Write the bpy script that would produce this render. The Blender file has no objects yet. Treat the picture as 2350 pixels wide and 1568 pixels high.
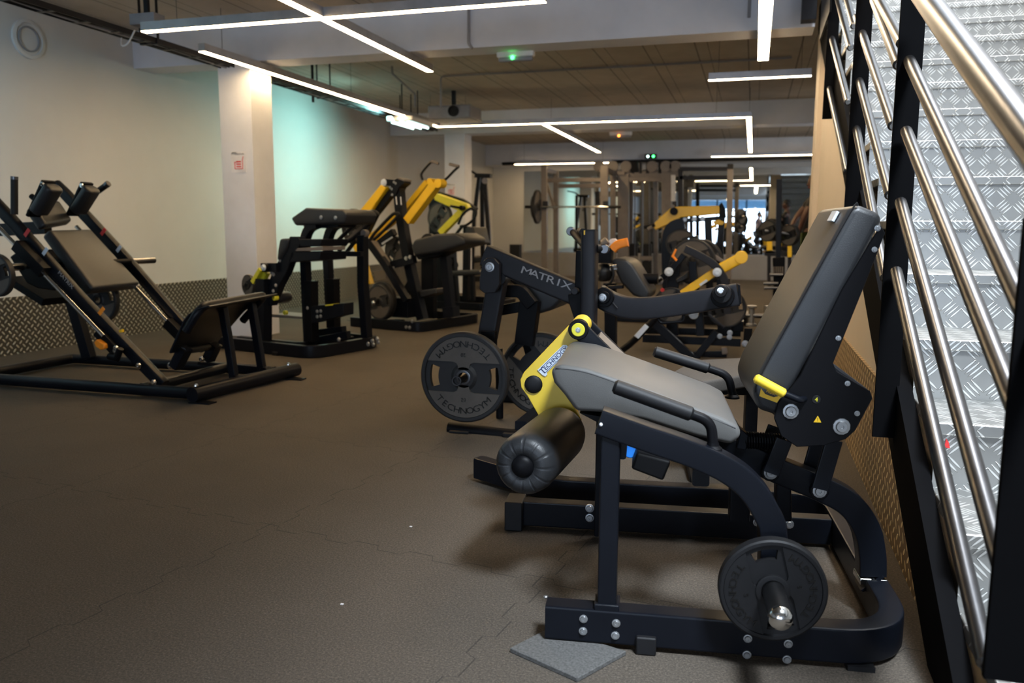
import bpy, math, random
import numpy as np
from mathutils import Vector, Matrix
random.seed(7)
scn = bpy.context.scene
COL = scn.collection
# ---------------------------------------------------------------- camera, world, light, exposure
FPX = 1860.0
YAW, PIT, ROL = (math.radians(a) for a in (16.43, 7.85, 0.28))
CAM = np.array([0.0, 0.0, 1.0])
def _rot():
    f = np.array([-math.sin(YAW)*math.cos(PIT), math.cos(YAW)*math.cos(PIT), -math.sin(PIT)])
    r = np.array([math.cos(YAW), math.sin(YAW), 0.0]); u = np.cross(r, f)
    return np.array([r*math.cos(ROL)+u*math.sin(ROL), -r*math.sin(ROL)+u*math.cos(ROL), f])
RM = _rot()
cd = bpy.data.cameras.new('camera'); cam = bpy.data.objects.new('camera', cd); COL.objects.link(cam)
cd.sensor_width = 36.0; cd.lens = FPX/2350*36.0; cd.clip_start = 0.02; cd.clip_end = 100
cam.matrix_world = Matrix([[RM[0][i], RM[1][i], -RM[2][i], CAM[i]] for i in range(3)]+[[0, 0, 0, 1]])
cd.dof.use_dof = True; cd.dof.focus_distance = 2.5; cd.dof.aperture_fstop = 3.5
scn.camera = cam
scn.view_settings.view_transform = 'Standard'; scn.view_settings.look = 'None'
scn.view_settings.gamma = 1.0; scn.view_settings.use_curve_mapping = False
scn.view_settings.exposure = 0.9
world = bpy.data.worlds.new('World'); scn.world = world; world.use_nodes = True
world.node_tree.nodes['Background'].inputs[0].default_value = (0.75, 0.88, 1.0, 1)
world.node_tree.nodes['Background'].inputs[1].default_value = 1.5
def area(name, loc, target, sx, sy, power, color, spread=180):
    l = bpy.data.lights.new(name, 'AREA'); l.shape = 'RECTANGLE'; l.size = sx; l.size_y = sy
    l.energy = power; l.color = color; l.spread = math.radians(spread)
    o = bpy.data.objects.new(name, l); COL.objects.link(o); o.location = loc
    o.rotation_euler = (Vector(target)-Vector(loc)).to_track_quat('-Z', 'Y').to_euler()
    return o
DAY = (0.97, 0.98, 1.0)
area('stairwell_daylight', (1.25, 4.2, 5.2), (1.0, 4.0, 0), 1.5, 5.0, 310, DAY)
area('rear_beam_fill', (2.85, 13.2, 1.7), (-1.5, 17.0, 2.3), 2.2, 1.2, 26, (.85, .93, 1.0))  # added fill lamp to brighten the back beam; no window is built here
area('front_window_daylight', (-0.4, -7.6, 1.6), (-0.4, 0, 1.2), 5.6, 2.7, 185, (0.58, 0.74, 1.0))
area('upper_hall_daylight', (1.40, -.25, 4.7), (-.5, 2.3, 0), 1.0, .8, 66, (0.80, 0.90, 1.0), 75)
area('fluorescent_wall_wash', (-4.30, 9.5, 2.28), (-5.7, 9.0, 1.35), 0.2, 0.7, 13, (0.42, 1.0, 0.93), 150)
area('fluorescent_wall_wash_near', (-4.55, 3.2, 2.25), (-5.7, 3.4, 1.85), 0.25, 0.9, 11, (0.42, 0.80, 1.0), 130)
# ---------------------------------------------------------------- photo plane helpers
def ray(px, py): return RM.T @ np.array([(px-1175)/FPX, -(py-784)/FPX, 1.0])
def onX(px, py, X): d = ray(px, py); return CAM+d*(X/d[0])
def onY(px, py, Y): d = ray(px, py); return CAM+d*(Y/d[1])
def onZ(px, py, Z): d = ray(px, py); return CAM+d*((Z-CAM[2])/d[2])
class Fr:                                   # a machine's own axes: u along it, v away from the camera side, z up
    def __init__(s, O, deg):
        s.O = np.array([O[0], O[1], 0.0]); a = math.radians(deg); s.a = a
        s.U = np.array([math.cos(a), math.sin(a), 0]); s.V = np.array([-math.sin(a), math.cos(a), 0])
    def L(s, P): P = np.array(P)-s.O; return Vector((P@s.U, P@s.V, P[2]))
    def S(s, px, py, v): d = ray(px, py); return s.L(CAM+d*(((s.O-CAM)@s.V+v)/(d@s.V)))
    def Z(s, px, py, z): return s.L(onZ(px, py, z))
# ---------------------------------------------------------------- mesh builder
V3 = Vector
def unit(a): a = V3(a); return a.normalized() if a.length > 1e-9 else V3((0, 0, 1))
class MB:
    def __init__(s): s.v = []; s.f = []
    def add(s, vs, fs):
        b = len(s.v); s.v += [tuple(x) for x in vs]; s.f += [tuple(i+b for i in f) for f in fs]; return s
    def box(s, lo, hi):
        (x0, y0, z0), (x1, y1, z1) = lo, hi
        return s.add([(x0,y0,z0),(x1,y0,z0),(x1,y1,z0),(x0,y1,z0),(x0,y0,z1),(x1,y0,z1),(x1,y1,z1),(x0,y1,z1)],
                     [(0,3,2,1),(4,5,6,7),(0,1,5,4),(1,2,6,5),(2,3,7,6),(3,0,4,7)])
    def prism(s, pts, ext):
        n = len(pts); e = V3(ext); a = [V3(p) for p in pts]
        nrm = V3((0, 0, 0))
        for i in range(n): nrm += (a[i]-a[0]).cross(a[(i+1) % n]-a[0])
        if nrm.dot(e) > 0: a.reverse()
        return s.add(a+[p+e for p in a], [tuple(range(n)), tuple(range(2*n-1, n-1, -1))] +
                     [(i, n+i, n+(i+1) % n, (i+1) % n) for i in range(n)])
    def sweep(s, path, prof, side, closed=False, cap=True):
        P = [V3(p) for p in path]; n = len(P); m = len(prof); side = unit(side); rings = []
        for i in range(n):
            if closed: t0 = unit(P[i]-P[i-1]); t1 = unit(P[(i+1) % n]-P[i])
            else: t0 = unit(P[i]-P[i-1]) if i else unit(P[1]-P[0]); t1 = unit(P[i+1]-P[i]) if i < n-1 else t0
            t = unit(t0+t1); k = 1.0/max(0.5, t.dot(t1))
            sd = side-t*side.dot(t)
            sd = unit(sd) if sd.length > 1e-3 else unit(t.orthogonal())
            up = unit(t.cross(sd))
            rings.append([P[i]+sd*a+up*(b*k) for a, b in prof])
        vs = [q for r in rings for q in r]; fs = []
        for i in range(n if closed else n-1):
            j = (i+1) % n
            for q in range(m): r = (q+1) % m; fs.append((i*m+q, i*m+r, j*m+r, j*m+q))
        if cap and not closed: fs += [tuple(range(m-1, -1, -1)), tuple((n-1)*m+q for q in range(m))]
        return s.add(vs, fs)
    def rect(s, path, w, h, side=(0, 1, 0), c=0.006, fillet=0, closed=False):   # w across (along side), h in the path's plane
        c = min(c, w/3, h/3); a, b = w/2, h/2
        prof = [(-a+c, -b), (a-c, -b), (a-c*.3, -b+c*.3), (a, -b+c), (a, b-c), (a-c*.3, b-c*.3), (a-c, b), (-a+c, b), (-a+c*.3, b-c*.3), (-a, b-c), (-a, -b+c), (-a+c*.3, -b+c*.3)]
        if fillet: path = rounded(path, fillet)
        return s.sweep(path, prof, side, closed)
    def tube(s, path, r, n=12, fillet=0, side=None, closed=False):
        if fillet: path = rounded(path, fillet)
        P = [V3(p) for p in path]
        if side is None:
            nn = V3((0, 0, 0))
            for i in range(1, len(P)-1): nn += (P[i]-P[i-1]).cross(P[i+1]-P[i])
            side = nn if nn.length > 1e-6 else unit(P[1]-P[0]).orthogonal()
        return s.sweep(P, [(r*math.cos(q*2*math.pi/n), r*math.sin(q*2*math.pi/n)) for q in range(n)], side, closed)
    def lathe(s, o, ax, prof, n=28):        # prof: (distance along ax, radius)
        o = V3(o); ax = unit(ax); e = unit(ax.orthogonal()); g = ax.cross(e); m = len(prof)
        vs = [o+ax*d+(e*math.cos(2*math.pi*k/n)+g*math.sin(2*math.pi*k/n))*max(r, 1e-5) for k in range(n) for d, r in prof]
        fs = [(k*m+i, ((k+1) % n)*m+i, ((k+1) % n)*m+i+1, k*m+i+1) for k in range(n) for i in range(m-1)]
        return s.add(vs, fs)
    def cyl(s, p, q, r, n=20, c=0.002):
        p, q = V3(p), V3(q); L = (q-p).length; c = min(c, r*.4, L*.4)
        return s.lathe(p, q-p, [(0, 0), (0, r-c), (c, r), (L-c, r), (L, r-c), (L, 0)], n)
    def bolt(s, p, ax, r=0.008, h=0.006):
        p = V3(p); a = unit(ax)
        return s.lathe(p, a, [(0, r*1.35), (h*.35, r*1.3), (h*.4, r*.95), (h, r*.8), (h, r*.3), (h*.7, r*.25), (h*.7, 0)], 12)
    def ball(s, c, r, n=16, sc=(1, 1, 1)):
        b = MB().lathe((0, 0, 0), (0, 0, 1), [(-math.cos(i*math.pi/(n//2)), math.sin(i*math.pi/(n//2))) for i in range(n//2+1)], n)
        return s.add([(c[0]+x*r*sc[0], c[1]+y*r*sc[1], c[2]+z*r*sc[2]) for x, y, z in b.v], b.f)
    def xf(s, fn): s.v = [tuple(fn(V3(p))) for p in s.v]; return s
    def build(s, name, mat, parent=None, bevel=0, seg=2, sub=0, ang=35, label=None):
        me = bpy.data.meshes.new(name); me.from_pydata(s.v, [], s.f); me.validate()
        me.polygons.foreach_set('use_smooth', [True]*len(me.polygons))
        me.set_sharp_from_angle(angle=math.radians(ang)); me.materials.append(mat)
        o = bpy.data.objects.new(name, me); COL.objects.link(o)
        if parent is not None: o.parent = parent
        if bevel:
            m = o.modifiers.new('bevel', 'BEVEL'); m.width = bevel; m.segments = seg; m.limit_method = 'ANGLE'
            m.angle_limit = math.radians(28); m.harden_normals = False; m.use_clamp_overlap = True
            if seg > 2: me.set_sharp_from_angle(angle=math.radians(180))
        if ang <= 40 and seg <= 2 and not sub:
            m = o.modifiers.new('weighted', 'WEIGHTED_NORMAL'); m.keep_sharp = True; m.weight = 90
        if sub: m = o.modifiers.new('sub', 'SUBSURF'); m.levels = m.render_levels = sub
        if label: o['label'] = label
        return o
def rounded(path, r, n=7):
    P = [V3(p) for p in path]; out = [P[0]]
    for i in range(1, len(P)-1):
        rr = r[i-1] if isinstance(r, (list, tuple)) else r
        a = unit(P[i-1]-P[i]); b = unit(P[i+1]-P[i]); ang = a.angle(b)
        if ang > math.radians(176) or rr <= 0: out.append(P[i]); continue
        d = min(rr/math.tan(ang/2), (P[i-1]-P[i]).length*.49, (P[i+1]-P[i]).length*.49)
        A = P[i]+a*d; B = P[i]+b*d; out += [A.lerp(P[i], t).lerp(P[i].lerp(B, t), t) for t in [k/n for k in range(n+1)]]
    out.append(P[-1]); return out
def smooth(pts, k=6):
    P = [V3(p) for p in pts]; out = []
    for i in range(len(P)-1):
        p0 = P[max(i-1, 0)]; p1 = P[i]; p2 = P[i+1]; p3 = P[min(i+2, len(P)-1)]
        for j in range(k):
            t = j/k; out.append(0.5*((2*p1)+(p2-p0)*t+(2*p0-5*p1+4*p2-p3)*t*t+(3*p1-p0-3*p2+p3)*t**3))
    out.append(P[-1]); return out
_txt = {}
def glyph(st, size, ext):
    k = (st, size, ext)
    if k not in _txt:
        cu = bpy.data.curves.new('t', 'FONT'); cu.body = st; cu.size = size; cu.extrude = ext; cu.align_x = 'CENTER'; cu.align_y = 'CENTER'; cu.resolution_u = 3
        ob = bpy.data.objects.new('t', cu); COL.objects.link(ob); dg = bpy.context.evaluated_depsgraph_get()
        me = bpy.data.meshes.new_from_object(ob.evaluated_get(dg))
        _txt[k] = ([v.co.copy() for v in me.vertices], [tuple(p.vertices) for p in me.polygons])
        bpy.data.objects.remove(ob); bpy.data.curves.remove(cu); bpy.data.meshes.remove(me)
    return _txt[k]
def text(mb, st, size, ext, c, ex, ey, stretch=1.0):      # centre c, reading direction ex, letter-up ey
    vs, fs = glyph(st, size, ext); ex = unit(ex); ey = unit(ey); ez = ex.cross(ey); c = V3(c)
    return mb.add([c+ex*(p.x*stretch)+ey*p.y+ez*p.z for p in vs], fs)
# ---------------------------------------------------------------- materials
class N:
    def __init__(s, name):
        s.m = bpy.data.materials.new(name); s.m.use_nodes = True; s.t = s.m.node_tree; s.b = s.t.nodes['Principled BSDF']
    def n(s, ty, **k):
        x = s.t.nodes.new(ty)
        for a, b in k.items(): setattr(x, a, b)
        return x
    def math(s, op, a, b=None, c=None):
        x = s.n('ShaderNodeMath', operation=op)
        for i, q in enumerate((a, b, c)):
            if q is None: continue
            if isinstance(q, (int, float)): x.inputs[i].default_value = q
            else: s.t.links.new(q, x.inputs[i])
        return x.outputs[0]
    def l(s, a, b): s.t.links.new(a, b)
    def pos(s):
        g = s.n('ShaderNodeNewGeometry'); x = s.n('ShaderNodeSeparateXYZ'); s.l(g.outputs['Position'], x.inputs[0]); return g, x
    def noise(s, scale, detail=4, obj=True, rough=.6):
        tc = s.n('ShaderNodeTexCoord'); q = s.n('ShaderNodeTexNoise'); q.inputs['Scale'].default_value = scale; q.inputs['Detail'].default_value = detail; q.inputs['Roughness'].default_value = rough
        if obj: s.l(tc.outputs['Object'], q.inputs['Vector'])
        else:
            g = s.n('ShaderNodeNewGeometry'); s.l(g.outputs['Position'], q.inputs['Vector'])
        return q.outputs['Fac']
    def ramp(s, fac, stops):
        r = s.n('ShaderNodeValToRGB'); s.l(fac, r.inputs[0]); e = r.color_ramp.elements
        while len(e) < len(stops): e.new(0.5)
        for i, (p, c) in enumerate(stops): e[i].position = p; e[i].color = (*c, 1)
        return r.outputs[0]
    def bump(s, h, st, dist=.002):
        b = s.n('ShaderNodeBump'); b.inputs['Strength'].default_value = st; b.inputs['Distance'].default_value = dist
        s.l(h, b.inputs['Height']); s.l(b.outputs[0], s.b.inputs['Normal'])
def simple(name, col, rough=.5, metal=0, spec=.5, vary=.12, vs=9, grain=None, gs=350, coat=0):
    m = N(name); b = m.b
    b.inputs['Roughness'].default_value = rough; b.inputs['Metallic'].default_value = metal; b.inputs['Specular IOR Level'].default_value = spec
    if coat: b.inputs['Coat Weight'].default_value = coat; b.inputs['Coat Roughness'].default_value = .25
    f = m.noise(vs); m.l(m.ramp(f, [(.3, tuple(c*(1-vary) for c in col)), (.7, tuple(min(1, c*(1+vary)) for c in col))]), b.inputs['Base Color'])
    if grain: m.bump(m.noise(gs, 2), grain, .0008)
    return m.m
def emit(name, col, st):
    m = N(name); m.b.inputs['Base Color'].default_value = (*col, 1); m.b.inputs['Emission Color'].default_value = (*col, 1); m.b.inputs['Emission Strength'].default_value = st
    return m.m
BLACK = simple('black_powder_coat', (.0045, .0055, .0085), .34, 0, .18, .1, 9, .2, 900)
STRG = simple('black_stringer_paint', (.003, .003, .0035), .85, 0, .04, .1)
SATIN = simple('satin_black_paint', (.004, .004, .005), .45, 0, .12, .1)
CHAR = simple('charcoal_paint', (.013, .013, .016), .42, 0, .25)
TAUPE = simple('taupe_grey_paint', (.17, .145, .125), .45, .1)
RUB = simple('black_rubber', (.006, .006, .007), .55, 0, .3, .2, 14, .3, 500)
PRUB = simple('plate_rubber', (.016, .016, .017), .5, 0, .4, .15, 10, .3, 600)
PGREY = simple('plate_sector_grey', (.088, .077, .066), .5, 0, .35, .12, 10, .3, 600)
PDARK = simple('plate_lettering', (.004, .004, .004), .3)
VINYL = simple('black_vinyl', (.017, .018, .020), .42, 0, .45, .1, 8, .5, 420)
GVINYL = simple('grey_vinyl', (.082, .080, .077), .5, 0, .3, .06, 8, .4, 420)
YEL = simple('yellow_paint', (.75, .52, .035), .38, 0, .5, .05)
GOLD = simple('golden_yellow_paint', (.82, .50, .015), .38, 0, .5, .05)
LIME = simple('lemon_yellow_paint', (.66, .60, .03), .4, 0, .5, .05)
ORA = simple('orange_rubber', (.9, .27, .01), .45)
CHROME = simple('chrome', (.62, .61, .59), .14, 1, .5, .03)
STEEL = simple('brushed_steel', (.13, .13, .135), .32, 1, .5, .1, 20)
ZINC = simple('zinc_bolt', (.42, .43, .44), .38, .9)
SILVER = simple('silver_label', (.62, .68, .75), .35, .2)
BLUEINK = simple('dark_blue_ink', (.01, .02, .09), .5)
WHITEP = simple('white_print', (.75, .75, .75), .5)
GREYP = simple('grey_print', (.30, .30, .31), .5)
BLUEC = simple('blue_plastic', (.02, .2, .7), .4)
RED = simple('red_plastic', (.6, .03, .03), .5)
WALLP = simple('painted_plaster', (.60, .60, .595), .8, 0, .2, .035, 1.3, .25, 60)
CREAM = simple('cream_painted_board', (.66, .565, .45), .7, 0, .3, .03, 2)
BEAMP = simple('white_painted_concrete', (.68, .70, .76), .8, 0, .2, .07, 2.2, .35, 30)
WPLAS = simple('white_plastic', (.65, .65, .66), .45)
GPLAS = simple('grey_plastic', (.25, .25, .27), .5)
ALU = simple('aluminium_profile', (.45, .45, .47), .4, .7)
PAPER = simple('white_paper', (.72, .72, .75), .7)
LED = emit('warm_led_diffuser', (1.0, .70, .37), 26.0)
LEDC = emit('pale_led_diffuser', (1.0, .77, .50), 20.0)
TUBE = emit('fluorescent_tube', (.70, 1.0, .90), 2.2)
GREEN = emit('green_indicator', (.05, 1.0, .15), 5.0)
AMBER = emit('amber_indicator', (1.0, .25, .03), 5.0)
SKIN = simple('brown_skin', (.085, .036, .024), .55)
SHIRT = simple('black_cloth', (.008, .008, .01), .9)
SHORTS = simple('olive_green_cloth', (.05, .075, .015), .9)
HAIR = simple('black_hair', (.01, .008, .008), .7)
def ceiling_mat():
    m = N('ceiling_board'); g, x = m.pos()
    f = m.noise(4, 5, False); c = m.ramp(f, [(.3, (.42, .37, .31)), (.7, (.50, .44, .375))])
    def line(period, off, w):
        a = m.math('DIVIDE', m.math('ADD', x.outputs[0], off), period); fr = m.math('FRACT', a)
        d = m.math('ABSOLUTE', m.math('SUBTRACT', fr, .5)); return m.math('GREATER_THAN', d, .5-w/period)
    ln = m.math('MAXIMUM', line(.5, .13, .007), line(.5, .01, .004))
    mx = m.n('ShaderNodeMixRGB'); mx.inputs[2].default_value = (.20, .175, .145, 1); m.l(ln, mx.inputs[0]); m.l(c, mx.inputs[1]); m.l(mx.outputs[0], m.b.inputs['Base Color'])
    m.b.inputs['Roughness'].default_value = .9; return m.m
CEIL = ceiling_mat()
def floor_mat():
    m = N('rubber_tile_floor'); g, x = m.pos(); b = m.b
    fine = m.noise(170, 3, False, .9); sp = m.noise(700, 1, False); big = m.noise(1.1, 4, False)
    base = m.ramp(fine, [(.28, (.030, .025, .020)), (.52, (.074, .061, .048)), (.72, (.150, .127, .102))])
    mul = m.n('ShaderNodeMixRGB', blend_type='MULTIPLY'); mul.inputs[0].default_value = 1; m.l(base, mul.inputs[1])
    m.l(m.ramp(big, [(.3, (.82, .82, .82)), (.7, (1.12, 1.1, 1.08))]), mul.inputs[2])
    spk = m.n('ShaderNodeMixRGB'); m.l(m.math('GREATER_THAN', sp, .735), spk.inputs[0]); m.l(mul.outputs[0], spk.inputs[1]); spk.inputs[2].default_value = (.26, .25, .24, 1)
    # jigsaw seams of metre tiles
    def seam(p, q):
        w = m.math('MULTIPLY', m.math('SINE', m.math('MULTIPLY', q, 2*math.pi/.2)), 4.0)
        w = m.math('MAXIMUM', m.math('MINIMUM', w, 1), -1)
        s_ = m.math('ADD', p, m.math('MULTIPLY', w, .016)); fr = m.math('FRACT', s_)
        return m.math('LESS_THAN', m.math('ABSOLUTE', m.math('SUBTRACT', fr, .5)), .0022)
    ca, sa = math.cos(math.radians(-8)), math.sin(math.radians(-8))
    X = m.math('ADD', m.math('MULTIPLY', x.outputs[0], ca), m.math('MULTIPLY', x.outputs[1], sa))
    Y = m.math('ADD', m.math('MULTIPLY', x.outputs[0], -sa), m.math('MULTIPLY', x.outputs[1], ca))
    sm = m.math('MAXIMUM', seam(m.math('ADD', X, .33), Y), seam(m.math('ADD', Y, -.56), X))
    mx = m.n('ShaderNodeMixRGB'); m.l(m.math('MULTIPLY', sm, .6), mx.inputs[0]); m.l(spk.outputs[0], mx.inputs[1]); mx.inputs[2].default_value = (.012, .011, .010, 1)
    m.l(mx.outputs[0], b.inputs['Base Color']); b.inputs['Roughness'].default_value = .82; b.inputs['Specular IOR Level'].default_value = .3
    m.bump(fine, .5, .002); return m.m
FLOOR = floor_mat()
MATM = simple('rubber_offcut', (.085, .083, .08), .85, 0, .3, .35, 160, .9, 260)
def plate_mat(name, cell, bars, col, mark, rough, metal, horiz, slope=False, bumpd=.0018):
    m = N(name); g, x = m.pos(); b = m.b
    if horiz: pu, pv = x.outputs[0], m.math('ADD', x.outputs[1], x.outputs[2])
    else: pu, pv = x.outputs[1], x.outputs[2]
    r = math.sqrt(.5)
    u = m.math('DIVIDE', m.math('MULTIPLY', m.math('ADD', pu, pv), 1 if bars > 1 else r), cell)
    v = m.math('DIVIDE', m.math('MULTIPLY', m.math('SUBTRACT', pu, pv), 1 if bars > 1 else r), cell)
    if bars > 1: u = m.math('DIVIDE', pu, cell); v = m.math('DIVIDE', pv, cell)
    par = m.math('MODULO', m.math('ABSOLUTE', m.math('ADD', m.math('FLOOR', u), m.math('FLOOR', v))), 2)
    fu = m.math('SUBTRACT', m.math('FRACT', u), .5); fv = m.math('SUBTRACT', m.math('FRACT', v), .5)
    if bars > 1:
        a = m.math('MULTIPLY', m.math('ADD', fu, fv), r); c = m.math('MULTIPLY', m.math('SUBTRACT', fu, fv), r)
    else: a, c = fu, fv
    mixa = m.math('ADD', m.math('MULTIPLY', a, par), m.math('MULTIPLY', c, m.math('SUBTRACT', 1, par)))
    mixc = m.math('ADD', m.math('MULTIPLY', c, par), m.math('MULTIPLY', a, m.math('SUBTRACT', 1, par)))
    if bars > 1:
        st = m.math('SUBTRACT', m.math('FRACT', m.math('MULTIPLY', mixc, bars)), .5)
        e = m.math('ADD', m.math('MULTIPLY', m.math('MULTIPLY', mixa, mixa), 1/.43**2), m.math('MULTIPLY', m.math('MULTIPLY', st, st), 1/.27**2))
        lim = m.math('LESS_THAN', m.math('ABSOLUTE', mixc), .40)
        h = m.math('MULTIPLY', m.math('MAXIMUM', m.math('SUBTRACT', 1, e), 0), lim)
    else:
        e = m.math('ADD', m.math('MULTIPLY', m.math('MULTIPLY', mixa, mixa), 1/.46**2), m.math('MULTIPLY', m.math('MULTIPLY', mixc, mixc), 1/.17**2))
        h = m.math('MAXIMUM', m.math('SUBTRACT', 1, e), 0)
    h = m.math('MINIMUM', m.math('MULTIPLY', h, 2.2), 1)
    mx = m.n('ShaderNodeMixRGB'); m.l(h, mx.inputs[0]); f = m.noise(3, 5, False)
    m.l(m.ramp(f, [(.3, tuple(q*.8 for q in col)), (.7, col)]), mx.inputs[1]); mx.inputs[2].default_value = (*mark, 1)
    m.l(mx.outputs[0], b.inputs['Base Color']); b.inputs['Roughness'].default_value = rough; b.inputs['Metallic'].default_value = metal
    m.bump(h, 1.0, bumpd); return m.m
TREAD = plate_mat('five_bar_tread_plate', .060, 5, (.33, .325, .31), (.74, .73, .70), .36, .7, True, bumpd=.003)
DIAM = plate_mat('diamond_plate', .042, 1, (.13, .115, .09), (.72, .66, .55), .36, .7, False, bumpd=.003)
DIAMX = plate_mat('diamond_plate_front', .036, 1, (.36, .35, .34), (.6, .58, .55), .4, .6, True)
DIAMR = plate_mat('diamond_plate_right_lit', .044, 1, (.27, .175, .085), (.95, .76, .44), .45, .1, False, bumpd=.004)  # brighter golden copy of the plate, warm lamp light put into its colours
mm = N('mirror_glass'); mm.b.inputs['Base Color'].default_value = (.80, .86, .88, 1); mm.b.inputs['Metallic'].default_value = 1; mm.b.inputs['Roughness'].default_value = .012; MIRROR = mm.m
gm = N('window_glass'); tr = gm.n('ShaderNodeBsdfTransparent'); gl = gm.n('ShaderNodeBsdfGlossy'); gl.inputs['Roughness'].default_value = .02; mxs = gm.n('ShaderNodeMixShader'); mxs.inputs[0].default_value = .05
gm.l(tr.outputs[0], mxs.inputs[1]); gm.l(gl.outputs[0], mxs.inputs[2]); gm.l(mxs.outputs[0], gm.t.nodes['Material Output'].inputs[0]); GLASS = gm.m
# ---------------------------------------------------------------- things
def thing(name, label, cat, loc=(0, 0, 0), rot=0, group=None):
    o = bpy.data.objects.new(name, None); COL.objects.link(o); o.location = loc; o.rotation_euler = (0, 0, rot)
    o.empty_display_size = .1; o['label'] = label; o['category'] = cat
    if group: o['group'] = group
    return o
def tag(o, label, cat, group=None):
    o['label'] = label; o['category'] = cat
    if group: o['group'] = group
    return o
def struct(o): o['kind'] = 'structure'; return o
def wall(name, lo, hi, mat): return struct(MB().box(lo, hi).build(name, mat))
def copy_tree(o, parent=None):
    c = o.copy(); COL.objects.link(c); c.parent = parent
    for ch in list(o.children): copy_tree(ch, c)
    return c
# ================================================================ THE ROOM
XL, XR, YF, YB, HC = -5.6, 3.0, -7.0, 17.45, 2.80
wall('floor', (XL-.2, YF-.2, -.12), (XR+.2, YB+.2, 0), FLOOR)
wall('ceiling', (XL-.2, YF-.2, HC), (.44, YB+.2, HC+.15), CEIL)
wall('ceiling_rear', (.44, 7.35, HC), (XR+.2, YB+.2, HC+.15), CEIL)
wall('ceiling_entrance', (.44, YF-.2, HC), (XR+.2, -.6, HC+.15), CEIL)
wall('wall_left', (XL-.2, YF, 0), (XL, YB, HC), WALLP)
wall('wall_right', (XR, YF, 0), (XR+.2, YB, HC), WALLP)
wall('wall_back', (XL, YB, 0), (XR, YB+.2, HC), WALLP)
# entrance wall with a shop window
WX0, WX1, WZ0, WZ1 = -3.2, 2.4, .05, 2.55
mb = MB().box((XL, YF-.2, 0), (WX0, YF, HC)).box((WX1, YF-.2, 0), (XR, YF, HC)).box((WX0, YF-.2, WZ1), (WX1, YF, HC)); struct(mb.build('wall_front', WALLP))
mb = MB()
for k in range(5): x = WX0+(WX1-WX0)*k/4; mb.box((x-.035, YF-.16, WZ0), (x+.035, YF-.06, WZ1))
mb.box((WX0, YF-.16, WZ0-.05), (WX1, YF-.06, WZ0+.04)).box((WX0, YF-.16, 1.95), (WX1, YF-.06, 2.02)).box((WX0, YF-.16, WZ1-.05), (WX1, YF-.06, WZ1))
struct(mb.build('window_1', CHAR))
struct(MB().box((WX0, YF-.115, WZ0), (WX1, YF-.105, WZ1)).build('window_2', GLASS))
struct(MB().prism([(WX0, YF-.25, 2.5), (WX0, YF-.28, 2.5), (WX0, YF-.55, 2.08), (WX0, YF-.52, 2.08)], (WX1-WX0, 0, 0)).build('trim_11', simple('blue_awning_cloth', (.16, .38, .62), .8)))
def beam(name, y0, y1, z0, x0=XL, x1=.40): return wall(name, (x0, y0, z0), (x1, y1, HC+.01), BEAMP)
beam('trim_1', 6.50, 6.78, 2.47, XL, .36)
beam('trim_2', 12.10, 12.45, 2.47, XL, XR)
beam('trim_3', 16.9, YB, 2.37, XL, XR)
beam('trim_10', -1.2, -.8, 2.47, XL, .40)
def column(y, name, x0=-4.69):
    wall(name, (x0, y, 0), (x0+.33, y+.33, 2.475), BEAMP)
column(6.50, 'trim_4'); column(12.10, 'trim_5', -4.68)
wall('trim_6', (XL-.0, YF, 0), (XL+.012, YB, .455), DIAM)
wall('trim_7', (-4.95, YB-.04, 0), (XR, YB, .50), DIAMX)
# mirror on the back wall
mir = struct(MB().box((-4.88, YB-.02, .52), (2.9, YB-.012, 2.27)).build('mirror', MIRROR))
mir['label'] = 'long wall mirror above the metal plinth on the back wall'; mir['category'] = 'mirror'; del mir['kind']
# wall below the stair, pillar at its end
SX = .478
mb = MB(); mb.prism([(SX, 1.2, 0), (SX, 7.05, 0), (SX, 7.05, 2.40), (SX, 6.6, 2.28), (SX, 2.3, .20), (SX, 1.9, 0.0)], (.10, 0, 0)); struct(mb.build('wall_stair', CREAM))
struct(MB().prism([(SX-.012, 1.95, 0), (SX-.012, 2.30, .16), (SX-.012, 2.88, .455), (SX-.012, 7.05, .455), (SX-.012, 7.05, 0)], (.012, 0, 0)).build('trim_8', DIAMR))
wall('trim_9', (.44, 7.0, 0), (.75, 7.35, HC), CREAM)
wall('wall_stair_far', (1.95, -.6, 0), (2.05, 7.35, 6.0), WALLP)
wall('wall_stair_end', (.75, 7.6, HC), (1.95, 7.7, 6.0), WALLP)
wall('wall_upper_left', (.30, -.6, HC+.15), (.44, 7.6, 6.0), WALLP)
# skirting electrical box low on the pillar
# ---------------------------------------------------------------- stair
stair = thing('metal_staircase', 'tread plate staircase with black side stringer climbing on the right', 'staircase')
RI, GO, Y0, H0 = .175, .335, 1.937, .340
sl = RI/GO
for k in range(-1, 15):
    y = Y0+GO*k; z = H0+RI*k
    m = MB().box((.472, y-.012, z-.032), (1.93, y+GO+.004, z))
    m.build('tread', TREAD, stair, bevel=.003)
    m = MB().box((.474, y+.0, z-RI), (1.925, y+.006, z-.030)); m.build('riser', TREAD, stair)
for (x0, x1, nm) in ((.430, .472, 'stringer'), (1.93, 1.948, 'stringer')):
    ya, yb = 1.25, 7.3
    def zt(y): return .366+sl*(y-2.272)
    def zb(y): return max(0, .355+.492*(y-2.68))
    pts = [(x0, ya, 0), (x0, 1.96, 0), (x0, 2.3, zb(2.3)), (x0, yb, zb(yb)), (x0, yb, zt(yb)), (x0, ya+.35, zt(ya+.35)), (x0, ya, .02)]
    MB().prism(pts, (.041 if x0 < 1 else .012, 0, 0)).build(nm, STRG, stair)
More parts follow.
